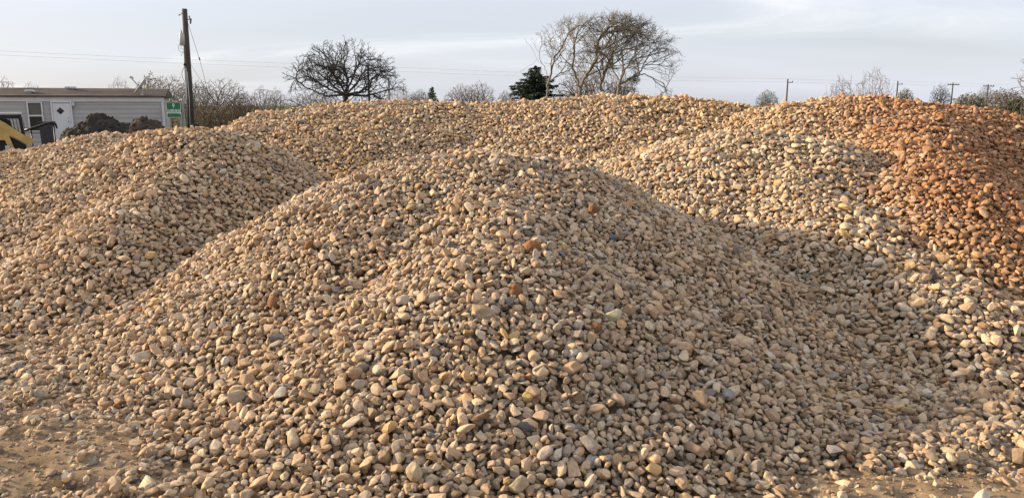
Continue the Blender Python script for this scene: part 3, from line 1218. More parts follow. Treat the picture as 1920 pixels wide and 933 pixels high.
for a, b in ((58, 242), (100, 230)):
    q = at(a, b, d_) - o0
    MB().tube([q, (q[0], q[1], -o0[2])], 0.025, 8).build('post', M_BLACK, rail, True)

# ------------------------------------------------------------------ skid steer loader
ds = 26.0
sk0 = at(-6, 300, ds)
SK_RZ = R(32)
skid = empty('skid_steer_loader', (sk0[0], sk0[1], 0), SK_RZ)
tag(skid, 'yellow skid steer loader with black cab at the left edge', 'loader')


def sk(px, py):
    """photograph pixel -> (x, z) on the near side of the loader"""
    r_ = ray(px, py)
    nrm_ = np.array([-math.sin(SK_RZ), math.cos(SK_RZ)])
    t = (nrm_ @ sk0[:2] - 0.80) / (nrm_ @ r_[:2])
    q = np.array([0, 0, CAM_H]) + t * r_
    return (q[0] - sk0[0]) * math.cos(SK_RZ) + (q[1] - sk0[1]) * math.sin(SK_RZ), q[2]


W2 = 0.80
for y in (-W2, W2 - 0.12):
    outer = [sk(*q) for q in ((-60, 236), (2, 228), (8, 230), (64, 265), (58, 274), (50, 271), (30, 259), (17, 255), (29, 283), (20, 286), (9, 263), (-60, 264))]
    MB().prism(outer, y, y + 0.12).build('lift_arm', M_YELLOW, skid, bevel=0.012)
MB().prism([sk(*q) for q in ((-70, 238), (4, 238), (16, 256), (30, 262), (50, 273), (50, 296), (-70, 296))], -0.62, 0.62).build('chassis', M_BLACK, skid)
q0, q1 = sk(6, 246), sk(46, 268)
MB().tube([(q0[0], -0.70, q0[1]), (q1[0], -0.70, q1[1])], 0.035, 8).build('hydraulic_ram', M_LTGREY, skid, True)
a0, a1 = sk(-60, 262)[0], sk(34, 262)[0]
MB().box(((a0 + a1) / 2, 0, 0.62), (a1 - a0, 1.05, 0.66)).box((a0 + 0.1, 0, 1.05), (0.9, 1.1, 0.9), None, 0.9).build('body', M_DKPLAST, skid, bevel=0.04)
zc0 = sk(0, 250)[1]
zc1 = sk(0, 212)[1]
c0, c1 = sk(-34, 232)[0], sk(41, 232)[0]
cab = MB()
for x, lean in ((c0 + 0.04, 0.0), (c1 - 0.05, 0.06)):
    for y in (-0.44, 0.44):
        cab.tube([(x + lean, y, zc0 - 0.1), (x, y, zc1 - 0.05)], 0.05, 6)
for y in (-0.44, 0.44):
    cab.box(((c0 + c1) / 2, y, zc1 - 0.13), (c1 - c0, 0.07, 0.12))
    cab.tube([(c0 + 0.45, y, zc1 - 0.15), (c0 + 0.72, y, zc1 - 0.30), (c0 + 0.78, y, zc0 - 0.1)], 0.06, 6)
    for k in range(5):
        cab.tube([(c0 + 0.75 + 0.09 * k, y, zc1 - 0.15), (c0 + 0.78 + 0.10 * k, y, zc0)], 0.008, 4)
cab.box((c0 + 0.02, 0, (zc0 + zc1) / 2), (0.05, 0.85, zc1 - zc0 - 0.1))
cabo = cab.build('cab', M_BLACK, skid)
MB().box(((c0 + c1) / 2, 0, zc1 - 0.02), (c1 - c0 + 0.06, 1.0, 0.07)).build('cab_roof', M_LTGREY, cabo, bevel=0.02)
MB().box((c0 + 0.3, 0, zc0), (0.45, 0.5, 0.12)).box((c0 + 0.12, 0, zc0 + 0.3), (0.12, 0.5, 0.6)).build('seat', M_DKPLAST, cabo, bevel=0.03)
for x in (sk(-52, 232)[0], sk(12, 232)[0]):
    for y in (-W2 - 0.05, W2 - 0.20):
        wh = MB().tube([(x, y, 0.40), (x, y + 0.02, 0.40), (x, y + 0.23, 0.40), (x, y + 0.25, 0.40)], [0.34, 0.40, 0.40, 0.34], 22)
        for k in range(18):
            a = 2 * math.pi * k / 18
            wh.box((x + 0.40 * math.sin(a), y + 0.125, 0.40 + 0.40 * math.cos(a)), (0.05, 0.22, 0.05), (0, a, 0))
        w_ = wh.build('wheel', M_TYRE, skid)
        MB().tube([(x, y - 0.012, 0.40), (x, y + 0.10, 0.40)], [0.20, 0.20], 16).build('rim', M_LTGREY, w_)
bx_ = sk(62, 232)[0]
MB().prism([(bx_, 0.75), (bx_ - 0.02, 0.12), (bx_ + 0.75, 0.05), (bx_ + 0.75, 0.08), (bx_ + 0.10, 0.16), (bx_ + 0.08, 0.75)], -0.9, 0.9).build('bucket', M_BLACK, skid)
q = sk(15, 279)
MB().box((q[0], -W2 - 0.06, q[1]), (0.14, 0.03, 0.22)).build('side_marker', M_LTGREY, skid)


# ------------------------------------------------------------------ dark soil heaps
def soil_heap(name, pix, d, depth, mat, label, seed, halo):
    """pix: outline points (x, top row) from left to right; the heap is a rough mound of that profile"""
    tops = [at(a, b, d) for a, b in pix]
    px_ = np.array([t[0] for t in tops])
    pz_ = np.array([t[2] for t in tops])
    xc = px_.mean()
    U, V = np.meshgrid(np.linspace(px_[0] - 0.8, px_[-1] + 0.8, 130), np.linspace(-1, 1, 56), indexing='ij')
    hp = np.interp(U, np.concatenate([[px_[0] - 0.8], px_, [px_[-1] + 0.8]]), np.concatenate([[-0.1], pz_, [-0.1]]))
    Z = hp * (1 - np.abs(V) ** 1.5)
    Z = Z * (1 + 0.30 * (fbm(U * 2.1, V * 4, seed, 4, 0.6) - 0.5)) + (0.34 * (fbm(U * 6, V * depth * 6, seed + 5, 4, 0.65) - 0.5)) * np.clip(Z, 0, 0.5) + 0.14 * (fbm(U * 17, V * depth * 17, seed + 11, 3, 0.6) - 0.5) * np.clip(Z, 0, 0.6)
    Z = np.maximum(Z, -0.1)
    o = link(name, grid_mesh(name, U - xc, V * depth + 0.25 * (fbm(U * 5, V * 9, seed + 3) - 0.5), Z, mat), None, (xc, d, 0))
    tag(o, label, 'soil heap', 'soil heaps in front of the trailer house')
    bm = bmesh.new()
    r_ = np.random.default_rng(seed)
    for k in range(halo):
        a = r_.integers(15, 115)
        b = r_.integers(4, 34)
        c = (U[a, b] - xc, V[a, b] * depth, Z[a, b] + 0.01)
        rad = 0.015 + 0.035 * r_.random() ** 2
        mt = Matrix.Translation(c) @ Euler(tuple(r_.random(3) * 6)).to_matrix().to_4x4() @ Matrix.Diagonal((rad * 1.5, rad, rad * 0.8, 1))
        bmesh.ops.create_icosphere(bm, subdivisions=1, radius=1, matrix=mt)
    me = bpy.data.meshes.new('clods')
    bm.to_mesh(me)
    bm.free()
    me.materials.append(mat)
    c = link('clods', me, o)
    c['kind'] = 'stuff'


soil_heap('soil_heap', [(122, 247), (138, 236), (152, 222), (164, 219), (169, 210), (178, 208), (190, 210), (200, 217), (222, 224), (240, 230), (250, 238), (262, 262)], 24.0, 1.7, M_SOIL,
          'larger near-black soil heap in front of the grey trailer house wall', 201, 420)
soil_heap('soil_heap', [(247, 252), (252, 222), (258, 218), (268, 219), (276, 224), (286, 223), (296, 226), (304, 234), (318, 250)], 23.0, 1.2, M_SOIL2,
          'smaller brown soil heap with a steep cut left side', 231, 300)

# ------------------------------------------------------------------ utility pole with transformer
dp_ = 34.5
pb = at(357, 232, dp_)
pt = at(346, 17, dp_)
pole = empty('utility_pole', (pb[0], pb[1], 0), 0)
tag(pole, 'tall dark wooden utility pole with grey transformer beside the trailer house', 'utility pole')
ztop = pt[2]
lean = (pt[0] - pb[0]) / (ztop - pb[2]) * 0.35
pole.rotation_euler = (0, 0, 0)


def pl(px, py, dy=0.0):
    q = at(px, py, dp_ + dy)
    return (q[0] - pb[0], dy, q[2])


P0, P1 = pl(359, 250), pl(346, 17)
P00 = (P0[0] + (P0[0] - P1[0]) / (P1[2] - P0[2]) * P0[2], 0, -0.3)
MB().tube([P00, pl(352, 125), P1], [0.165, 0.14, 0.105], 14).build('pole', M_WOODPOLE, pole, True)
c = pl(341.5, 74, -0.12)
tr = MB().tube([(c[0], c[1], c[2] - 0.26), (c[0], c[1], c[2] + 0.22), (c[0], c[1], c[2] + 0.27)], [0.115, 0.115, 0.08], 16).build('transformer', M_LTGREY, pole, True)
MB().tube([(c[0], c[1], c[2] + 0.26), (c[0] - 0.01, c[1], c[2] + 0.40)], [0.03, 0.015], 8).tube([(c[0] - 0.11, c[1], c[2] + 0.15), (c[0] - 0.17, c[1], c[2] + 0.19)], 0.015, 6).build('bushing', M_CERAMIC, tr, True)
MB().box((c[0] + 0.12, c[1] + 0.05, c[2] + 0.12), (0.16, 0.05, 0.05)).box((c[0] + 0.12, c[1] + 0.05, c[2] - 0.14), (0.16, 0.05, 0.05)).build('bracket', M_BLACK, tr)
MB().tube([pl(345, 27), pl(341, 26), pl(336, 29)], 0.014, 6).tube([pl(341, 25.5), pl(342.5, 24.5)], 0.03, 8).tube([pl(335.5, 29.5), pl(336.5, 27.5)], 0.03, 8).build('insulator', M_CERAMIC, pole)
MB().tube([pl(348, 35), pl(354, 37), pl(357, 38)], 0.016, 6).tube([pl(354.5, 30), pl(356, 36)], 0.028, 8).tube([pl(358, 35), pl(357, 45)], 0.038, 8).build('fuse_cutout', M_CERAMIC, pole)
MB().tube([pl(350, 122, -0.1), pl(346, 120.5, -0.1), pl(344.5, 123, -0.1)], [0.05, 0.06, 0.03], 8).build('weatherhead', M_BLACK, pole, True)
MB().tube([pl(349, 128, -0.15), pl(351.5, 235, -0.15)], 0.03, 8).build('conduit', M_POST, pole, True)
MB().tube([pl(351, 135, -0.16), pl(355, 190, -0.16), pl(356.5, 240, -0.16)], 0.018, 8).build('conduit', M_LTGREY, pole, True)
loop = []
for k in range(15):
    t = k / 14
    loop.append(pl(338.5 - 5.5 * math.sin(math.pi * t) + 3 * t, 78 + 20 * t + 4 * math.sin(math.pi * t), -0.1))
MB().tube(loop, 0.008, 5).tube([pl(340, 86, -0.1), pl(339, 92, -0.1), pl(345, 92.5, -0.1)], 0.010, 5).tube([pl(339.5, 106, -0.1), pl(341.5, 100, -0.1), pl(345.5, 96, -0.1)], 0.010, 5).build('service_wire', M_WIRE, pole)
loop = [pl(346 - 5 * math.sin(math.pi * k / 12), 125 + 28 * k / 12, -0.15) for k in range(13)]
MB().tube(loop, 0.010, 5).build('service_wire', M_WIRE, pole)
g0, g1 = pl(353, 45), pl(407, 236, -1.0)
MB().tube([g0, pl(374, 111, -0.4), g1, (g1[0] + 0.3, g1[1], -0.1)], 0.008, 5).tube([pl(373, 108, -0.4), pl(375, 113, -0.4)], 0.03, 6).build('guy_wire', M_WIRE, pole)
g2 = pl(416, 232, -0.6)
MB().tube([pl(351, 110), pl(394, 180, -0.4), g2], 0.006, 5).build('guy_wire', M_WIRE, pole)

# ------------------------------------------------------------------ green sign on posts
dsn = 33.2
s0 = at(326, 206, dsn)
sign = empty('yard_sign', (s0[0], s0[1], 0), R(8))
tag(sign, 'green and white sign board on two posts between house and pole', 'sign')
sw = 25 / FPX * dsn
z1, z0 = at(326, 191.5, dsn)[2], at(326, 220.5, dsn)[2]
zh = z1 - z0
MB().box((0, 0, (z0 + z1) / 2), (sw, 0.03, zh)).build('board', M_WHITE, sign)
MB().box((0, -0.017, z0 + 0.755 * zh), (sw - 0.03, 0.006, 0.44 * zh)).build('green_panel', M_GREEN, sign)
MB().box((0, -0.017, z0 + 0.13 * zh), (sw - 0.03, 0.006, 0.20 * zh)).build('green_panel', M_GREEN, sign)


def lettering(txt, size, loc, mat, parent):
    cu = bpy.data.curves.new('lettering', 'FONT')
    cu.body = txt
    cu.size = size
    cu.align_x = 'CENTER'
    cu.align_y = 'CENTER'
    cu.extrude = 0.002
    cu.materials.append(mat)
    tmp = bpy.data.objects.new('lettering', cu)
    me = bpy.data.meshes.new_from_object(tmp)
    bpy.data.objects.remove(tmp)
    o = bpy.data.objects.new('lettering', me)
    COL.objects.link(o)
    o.parent = parent
    o.location = loc
    o.rotation_euler = (math.pi / 2, 0, 0)
    return o


lt = lettering('WELLBORN', 0.145, (0, -0.018, z0 + 0.42 * zh), M_GREEN, sign)
lt.scale = (0.80, 1.15, 1)
m = MB()
xx = -0.42 * sw
r_ = random.Random(5)
while xx < 0.40 * sw:
    w = r_.uniform(0.02, 0.045)
    m.box((xx + w / 2, -0.017, z0 + 0.26 * zh), (w, 0.006, 0.045))
    xx += w + 0.016
m.build('small_print', M_GREEN, sign)
MB().box((0, -0.022, z0 + 0.86 * zh), (0.09, 0.006, 0.035)).box((0.0, -0.022, z0 + 0.77 * zh), (0.10, 0.006, 0.035)).box((0, -0.022, z0 + 0.68 * zh), (0.03, 0.006, 0.07)).build('emblem', M_WHITE, sign)
for x in (-sw / 2 + 0.10, sw / 2 - 0.05):
    MB().box((x, 0.045, z0 / 2 + 0.2), (0.05, 0.05, z0 + 0.6)).build('post', M_POST, sign)
s1 = at(342, 206, dsn + 0.4)
panel = empty('dark_board', (s1[0], s1[1], 0), R(-6))
tag(panel, 'narrow dark board behind a pale post right of the green sign', 'board')
MB().box((-0.06, 0.05, (z0 + z1) / 2 + 0.02), (0.26, 0.03, zh)).build('board', M_BLACK, panel)
MB().box((0.03, 0, z1 / 2 + 0.01), (0.09, 0.06, z1 + 0.06)).build('post', M_POST, panel)


# ------------------------------------------------------------------ trees by space colonisation
def colonise(limbs, attr, step, infl, kill, iters, seed):
    """limbs: polylines (already tapering upwards); attr: points the twigs reach for"""
    r_ = np.random.default_rng(seed)
    P, par = [], []
    for base, pts in limbs:
        prev = base if base is not None else -1
        if isinstance(prev, tuple):
            prev = int(np.argmin([np.linalg.norm(np.array(p) - np.array(prev)) for p in P]))
        for k in range(len(pts) - 1):
            a, b = np.array(pts[k], float), np.array(pts[k + 1], float)
            n = max(1, int(np.linalg.norm(b - a) / step))
            for q in range(0 if k == 0 and prev < 0 else 1, n + 1):
                P.append(a + (b - a) * q / n + (r_.normal(size=3) * step * 0.16 if q else 0))
                par.append(prev)
                prev = len(P) - 1
    P = [np.array(p) for p in P]
    A = attr.copy()
    Parr = np.array(P)
    d2 = ((A[:, None, :] - Parr[None]) ** 2).sum(2)
    near = d2.argmin(1)
    nd = d2.min(1)
    kids = {}
    for it in range(iters):
        act = nd < infl * infl
        if not act.any():
            break
        acc = {}
        dirs = A[act] - np.array(P)[near[act]]
        dirs /= np.linalg.norm(dirs, axis=1, keepdims=True) + 1e-9
        for nI, dv in zip(near[act], dirs):
            if nI in acc:
                acc[nI] = acc[nI] + dv
            else:
                acc[nI] = dv.copy()
        new = []
        for nI, dv in acc.items():
            if kids.get(nI, 0) >= 4:
                continue
            dv = dv / (np.linalg.norm(dv) + 1e-9) + r_.normal(size=3) * 0.20
            if par[nI] >= 0:
                pd = P[nI] - P[par[nI]]
                dv = dv + 0.75 * pd / (np.linalg.norm(pd) + 1e-9)
            dv /= np.linalg.norm(dv) + 1e-9
            P.append(P[nI] + dv * step)
            par.append(nI)
            kids[nI] = kids.get(nI, 0) + 1
            new.append(len(P) - 1)
        if not new:
            break
        NP = np.array([P[k] for k in new])
        d2 = ((A[:, None, :] - NP[None]) ** 2).sum(2)
        mn = d2.min(1)
        better = mn < nd
        near[better] = np.array(new)[d2.argmin(1)[better]]
        nd[better] = mn[better]
        alive = nd > kill * kill
        A, near, nd = A[alive], near[alive], nd[alive]
        if len(A) == 0:
            break
    return np.array(P), np.array(par)


def fork_tree(limbs, inside, seed, L0, depth, step, wig, up, every, spread=(22, 48), ratio=(0.62, 0.84)):
    """limbs carry boughs that fork again and again until they leave the crown's outline"""
    r_ = np.random.default_rng(seed)
    P, par = [], []
    tips = []
    for base, pts in limbs:
        prev = -1
        if base is not None:
            prev = int(np.argmin([np.linalg.norm(p - np.array(base)) for p in P]))
        total = 0.0
        last_side = 0.0
        for k in range(len(pts) - 1):
            a, b = np.array(pts[k], float), np.array(pts[k + 1], float)
            n = max(1, int(np.linalg.norm(b - a) / step))
            d = (b - a) / (np.linalg.norm(b - a) + 1e-9)
            for q in range(0 if k == 0 and prev < 0 else 1, n + 1):
                P.append(a + (b - a) * q / n + (r_.normal(size=3) * step * 0.16 if q else 0))
                par.append(prev)
                prev = len(P) - 1
                total += step
                if k >= 1 and total - last_side > every * r_.uniform(0.6, 1.4):
                    tips.append((prev, d, L0 * r_.uniform(0.55, 1.0), depth - 1, True))
                    last_side = total
        for _ in range(3):
            tips.append((prev, d, L0 * r_.uniform(0.7, 1.1), depth, False))
    lo_, hi_ = spread
    while tips:
        node, d, L, dep, lateral = tips.pop()
        ang = R(r_.uniform(lo_, hi_) * (1.25 if lateral else 1.0))
        ax = np.cross(d, r_.normal(size=3))
        ax /= np.linalg.norm(ax) + 1e-9
        d = d * math.cos(ang) + np.cross(ax, d) * math.sin(ang)
        n = max(2, int(L / step))
        gone = False
        for q in range(n):
            d = d + r_.normal(size=3) * wig + np.array([0, 0, up])
            d /= np.linalg.norm(d)
            p = P[node] + d * L / n
            if not inside(p, r_):
                gone = True
                break
            P.append(p)
            par.append(node)
            node = len(P) - 1
            if dep > 0 and 0 < q < n - 1 and r_.random() < 0.34:
                tips.append((node, d, L * r_.uniform(0.45, 0.7), dep - 1, True))
        if dep > 0 and not gone:
            for _ in range(2 if r_.random() < 0.7 else 3):
                tips.append((node, d, L * r_.uniform(*ratio), dep - 1, False))
    return np.array(P), np.array(par)


def tree_meshes(P, par, r0, power, thr, rmax, twig, seed, ntw=2):
    """two meshes: stout wood and twigs"""
    r_ = np.random.default_rng(seed)
    n = len(P)
    children = [[] for _ in range(n)]
    for i in range(n):
        if par[i] >= 0:
            children[par[i]].append(i)
    # fine end twigs
    if twig > 0:
        P = list(P)
        par = list(par)
        for i in range(n):
            if not children[i]:
                dr_ = P[i] - P[par[i]] if par[i] >= 0 else np.array([0, 0, 1.0])
                dr_ = dr_ / (np.linalg.norm(dr_) + 1e-9)
                for k in range(ntw):
                    prev = i
                    dv = dr_ + r_.normal(size=3) * 0.55
                    for q in range(2):
                        dv = dv / np.linalg.norm(dv) + r_.normal(size=3) * 0.25
                        P.append(P[prev] + dv / np.linalg.norm(dv) * twig * r_.uniform(0.6, 1.1) / 2)
                        par.append(prev)
                        children.append([])
                        children[prev].append(len(P) - 1)
                        prev = len(P) - 1
        P = np.array(P)
        par = np.array(par)
        n = len(P)
    rad = np.zeros(n)
    for i in range(n - 1, -1, -1):
        pass
    order, stack = [], [i for i in range(n) if par[i] < 0]
    while stack:
        i = stack.pop()
        order.append(i)
        stack += children[i]
    acc = np.zeros(n)
    for i in reversed(order):
        if not children[i]:
            acc[i] = r0 ** power
        else:
            acc[i] = sum(acc[c] for c in children[i])
    rad = np.minimum(acc ** (1 / power), rmax)
    big, fine = MB(), MB()
    starts = [(i, None) for i in range(n) if par[i] < 0]
    while starts:
        i, frm = starts.pop()
        chain = ([frm] if frm is not None else []) + [i]
        while children[i]:
            cs = sorted(children[i], key=lambda c: -acc[c])
            for c in cs[1:]:
                starts.append((c, i))
            i = cs[0]
            chain.append(i)
        if len(chain) < 2:
            continue
        rr = [rad[k] for k in chain]
        if frm is not None:
            rr[0] = rr[1]
        cut = next((k for k, v in enumerate(rr) if v < thr), len(rr))
        if cut >= 2:
            big.tube([P[k] for k in chain[:cut + 1]], rr[:cut + 1], 6, False)
        st_ = max(0, cut - 1) if cut >= 2 else 0
        if len(chain) - st_ >= 2:
            fine.tube([P[k] for k in chain[st_:]], rr[st_:], 3, False)
    return big, fine, P, children


def ball(r_, n, c, s, lo=0.0, shell=0.4):
    """points in an ellipsoid, denser to the outside, above the height lo"""
    d = r_.normal(size=(n * 2, 3))
    d /= np.linalg.norm(d, axis=1, keepdims=True)
    rad = r_.random((n * 2, 1)) ** shell
    p = np.array(c) + d * rad * np.array(s)
    p = p[p[:, 2] > lo]
    return p[:n]


def clumps(r_, pts, k, spread, n):
    """regroup points of an envelope into k boughs, leaving gaps between them"""
    c = pts[r_.choice(len(pts), k, replace=False)]
    q = c[r_.integers(0, k, n)]
    return q + r_.normal(size=q.shape) * spread * r_.uniform(0.4, 1.2, (n, 1))


def leaf_puffs(pts, size, mat, name, parent, seed, per=1):
    r_ = np.random.default_rng(seed)
    v, f = [], []
    for p in pts:
        for _ in range(per):
            c = np.array(p) + r_.normal(size=3) * size * (0.9 if per > 1 else 0.3)
            a, b = r_.normal(size=3), r_.normal(size=3)
            a = a / np.linalg.norm(a) * size * r_.uniform(0.6, 1.2)
            b = b / np.linalg.norm(b) * size * r_.uniform(0.4, 0.9)
            o = len(v)
            v += [c - a * 0.5, c + b * 0.5, c + a * 0.5, c - b * 0.5]
            f.append((o, o + 1, o + 2, o + 3))
    return link(name, mesh_from(name, v, f, mat), parent)


def plant_tree(name, label, cat, loc, big, fine, m1, m2, group=None):
    o = empty(name, loc)
    tag(o, label, cat, group)
    if big.f:
        big.build('trunk', m1, o, True)
    fine.build('crown', m2, o, True)
    return o


r_ = np.random.default_rng(5)
# --- the dark oak
do = 82.0
ob = at(640, 215, do)
ob[2] = 0


def op(px, py, dy=0.0):
    return at(px, py, do + dy) - ob - np.array([0, 0, 0.0])


fork = op(648, 178, 0)
limbs = [(None, [(0, 0, -0.3), (0.05, 0, 0.9), op(648, 186), fork]),
         (tuple(fork), [fork, op(640, 160, -0.5), op(618, 128, -0.9), op(606, 100, -1.2)]),
         (tuple(fork), [fork, op(630, 166, 0.8), op(600, 140, 1.8), op(578, 110, 2.4)]),
         (tuple(fork), [fork, op(622, 170, -1.4), op(588, 150, -2.4), op(558, 134, -3.0)]),
         (tuple(fork), [fork, op(610, 180, 0.6), op(580, 166, 1.5), op(548, 165, 2.0)]),
         (tuple(fork), [fork, op(652, 150, 1.0), op(640, 120, 1.9), op(640, 90, 2.2)]),
         (tuple(fork), [fork, op(662, 145, -0.5), op(668, 118, -1.1), op(664, 90, -1.5)]),
         (tuple(fork), [fork, op(668, 158, -1.8), op(684, 132, -3.0), op(694, 104, -3.6)]),
         (tuple(fork), [fork, op(676, 172, 1.2), op(704, 150, 2.2), op(724, 122, 2.8)]),
         (tuple(fork), [fork, op(684, 172, -0.4), op(714, 146, -1.0), op(738, 130, -1.4)]),
         (tuple(fork), [fork, op(684, 180, 0.8), op(715, 172, 1.6), op(742, 165, 2.0)])]
rx = 112 / FPX * do
topz = at(640, 83, do)[2]
zlo = at(640, 172, do)[2]
OC = np.array([op(642, 0)[0], 0.0, zlo])


def in_oak(p, rg):
    q = (p - OC) / np.array([rx, rx * 0.8, topz - zlo + 0.55])
    q[2] = q[2] if q[2] > 0 else q[2] * 1.5
    return (q ** 2).sum() < rg.uniform(0.88, 1.10)


P_, par_ = fork_tree(limbs, in_oak, 6, 2.0, 4, 0.24, 0.16, 0.006, 0.5, (20, 46))
b1, f1, _, _ = tree_meshes(P_, par_, 0.0145, 2.6, 0.06, 0.34, 0.36, 7)
plant_tree('oak_tree', 'broad dark bare oak tree with twisted limbs behind the back ridge', 'tree', ob, b1, f1, M_OAK, M_OAK)

# --- the tall spreading grey tree group
de = 60.0
eb = at(1120, 215, de)
eb[2] = 0


def ep(px, py, dy=0.0):
    return at(px, py, de + dy) - eb


EC = ep(1130, 116)
ER = np.array([146 / FPX * de, 3.8, 85 / FPX * de])


def many_stem(limbs, att, seed, r0, label, name='bare_tree', tw=0.42, m1=M_ELM, m2=M_ELM):
    def in_clump(p, rg):
        q = (p - EC) / ER
        q[2] = q[2] if q[2] > 0 else q[2] * 0.8
        return (q ** 2).sum() < rg.uniform(0.85, 1.12)
    P_, par_ = fork_tree(limbs, in_clump, seed, 1.7, 5, 0.22, 0.12, 0.004, 0.5, (16, 44))
    b1, f1, pp, ch = tree_meshes(P_, par_, r0, 2.6, 0.035, 0.12, tw, seed + 1, 2)
    return plant_tree(name, label, 'tree', eb, b1, f1, m1, m2), pp


def fan(pixs, n, rpx, seed, dy):
    r2 = np.random.default_rng(seed)
    out = []
    for (a, b) in pixs:
        c = ep(a, b, dy)
        s = rpx / FPX * de
        out.append(ball(r2, n, c, (s, s * 1.0, s * 0.85), 1.9, 0.36))
    return np.concatenate(out)


B1 = ep(1090, 195)
B1[2] = -0.2
many_stem([(None, [B1, ep(1088, 165), ep(1100, 140, 0.4), ep(1118, 112, 0.6), ep(1122, 75, 0.8)]), (tuple(ep(1100, 140, 0.4)), [ep(1100, 140, 0.4), ep(1128, 95, -0.3), ep(1150, 62, -0.8)]),
           (tuple(ep(1088, 165)), [ep(1088, 165), ep(1074, 130, -0.8), ep(1076, 90, -1.0), ep(1082, 60, -1.2)])],
          fan([(1090, 85), (1122, 77), (1150, 79), (1075, 113), (1135, 118)], 608, 40, 31, 0), 33, 0.0085,
          'tall bare grey tree at the centre of the clump, holding a small mistletoe ball')
B2 = ep(1140, 195, 0.8)
B2[2] = -0.2
many_stem([(None, [B2, ep(1126, 160, 0.8), ep(1140, 118, 1.2), ep(1152, 96, 1.5), ep(1170, 66, 1.8)]), (tuple(ep(1140, 118, 1.2)), [ep(1140, 118, 1.2), ep(1148, 130, 0.2), ep(1150, 92, 0.2), ep(1162, 60, 0)])],
          fan([(1170, 81), (1195, 85), (1160, 113), (1185, 118)], 544, 40, 35, 1.2), 37, 0.0085,
          'bare grey tree leaning right, second from the right in the clump')
B3 = ep(1155, 198, -0.6)
B3[2] = -0.2
many_stem([(None, [B3, ep(1160, 160, -0.6), ep(1172, 130, -1.0), ep(1190, 106, -1.4), ep(1196, 70, -1.8)]), (tuple(ep(1190, 106, -1.4)), [ep(1190, 106, -1.4), ep(1215, 85, -0.8), ep(1235, 72, -0.4)]),
           (tuple(ep(1160, 160, -0.6)), [ep(1160, 160, -0.6), ep(1185, 146, 0), ep(1215, 118, 0.5), ep(1245, 112, 0.8)]), (tuple(ep(1185, 146, 0)), [ep(1185, 146, 0), ep(1208, 138, -0.8), ep(1228, 150, -1.2)])],
          fan([(1205, 98), (1220, 108), (1228, 115), (1210, 120), (1218, 148)], 544, 40, 39, -0.6), 41, 0.0085,
          'bare grey tree spreading furthest right in the clump, its low boughs drooping')
B4 = ep(1024, 198, -1.0)
B4[2] = -0.2
many_stem([(None, [B4, ep(1027, 160, -1.0), ep(1040, 108, -1.2), ep(1056, 85, -1.5), ep(1066, 60, -1.7)]), (tuple(ep(1040, 108, -1.2)), [ep(1040, 108, -1.2), ep(1034, 85, -0.8), ep(1026, 62, -0.6)]),
           (tuple(ep(1027, 160, -1.0)), [ep(1027, 160, -1.0), ep(1022, 125, -0.4), ep(1006, 112, 0), ep(985, 130, 0.2)])],
          fan([(1034, 95), (1052, 91), (1064, 108), (1026, 118), (1048, 120)], 480, 40, 43, -1.2), 47, 0.0085,
          'slender bare grey tree at the left end of the clump beside the conifer')
# mistletoe
for px, py, dy, rpx, lab in ((1120, 91, 0.6, 7, 'small dark mistletoe ball high in the central bare tree'), (1189, 150, -0.6, 12, 'large mistletoe ball low in the right-hand bare tree')):
    c = at(px, py, de + dy)
    o = empty('mistletoe', tuple(c))
    tag(o, lab, 'mistletoe', 'mistletoe balls in the bare trees')
    s = rpx / FPX * de
    leaf_puffs(ball(np.random.default_rng(int(px)), 420, (0, 0, 0), (s, s, s * 0.9), -9, 0.5), 0.11, M_MISTLE, 'foliage', o, 3)
    m = MB()
    for k in range(14):
        v_ = r_.normal(size=3)
        v_ /= np.linalg.norm(v_)
        m.tube([(0, 0, 0), v_ * s * 0.9], [0.02, 0.008], 4)
    m.build('stem', M_BUD, o)


# ------------------------------------------------------------------ conifers
def conifer(name, label, loc, height, width, seed, boughs, start=0.6):
    r2 = np.random.default_rng(seed)
    o = empty(name, loc)
    tag(o, label, 'conifer')
    MB().tube([(0, 0, -0.2), (0, 0, height * 0.6), (0, 0, height)], [height * 0.025, height * 0.014, 0.01], 8).build('trunk', M_ELM, o, True)
    v, f = [], []
    for k in range(boughs):
        t = (k + 0.5) / boughs
        z = start + (height - start) * t
        L = width / 2 * (1 - t) ** 0.8 * r2.uniform(0.55, 1.25) + 0.12
        az = k * 2.4 + r2.normal() * 0.3
        dx = np.array([math.cos(az), math.sin(az), 0])
        nseg = max(4, int(L / 0.07))
        for q in range(nseg):
            s = (q + 0.5) / nseg
            c = dx * L * s + np.array([0, 0, z + L * (0.16 * s - 0.22 * s * s) + 0.10 * s ** 3 * L])
            for w in range(7):
                side = np.array([-dx[1], dx[0], 0]) * r2.normal() * (0.16 * L * (1.15 - s) + 0.04)
                p = c + side + np.array([0, 0, -abs(r2.normal()) * 0.10 + 0.03])
                a = dx * 0.11 + side * 0.5 + np.array([0, 0, -0.05]) + r2.normal(size=3) * 0.07
                b = np.cross(a, r2.normal(size=3))
                b = b / (np.linalg.norm(b) + 1e-6) * 0.045
                i0 = len(v)
                v += [p - a * 0.3, p + b, p + a, p - b]
                f.append((i0, i0 + 1, i0 + 2, i0 + 3))
    link('crown', mesh_from('crown', v, f, M_NEEDLE), o)
    return o


b_ = at(1004, 215, 62.0)
conifer('conifer_tree', 'dark green conifer tree in front of the bare clump', (b_[0], b_[1], 0), at(1008, 124, 62)[2], 170 / FPX * 62, 61, 84, 0.8)
b_ = at(811, 215, 105.0)
conifer('conifer_tree', 'tiny dark conifer between the oak and the brown thicket', (b_[0], b_[1], 0), at(811, 163, 105)[2], 40 / FPX * 105, 62, 44, 0.8)


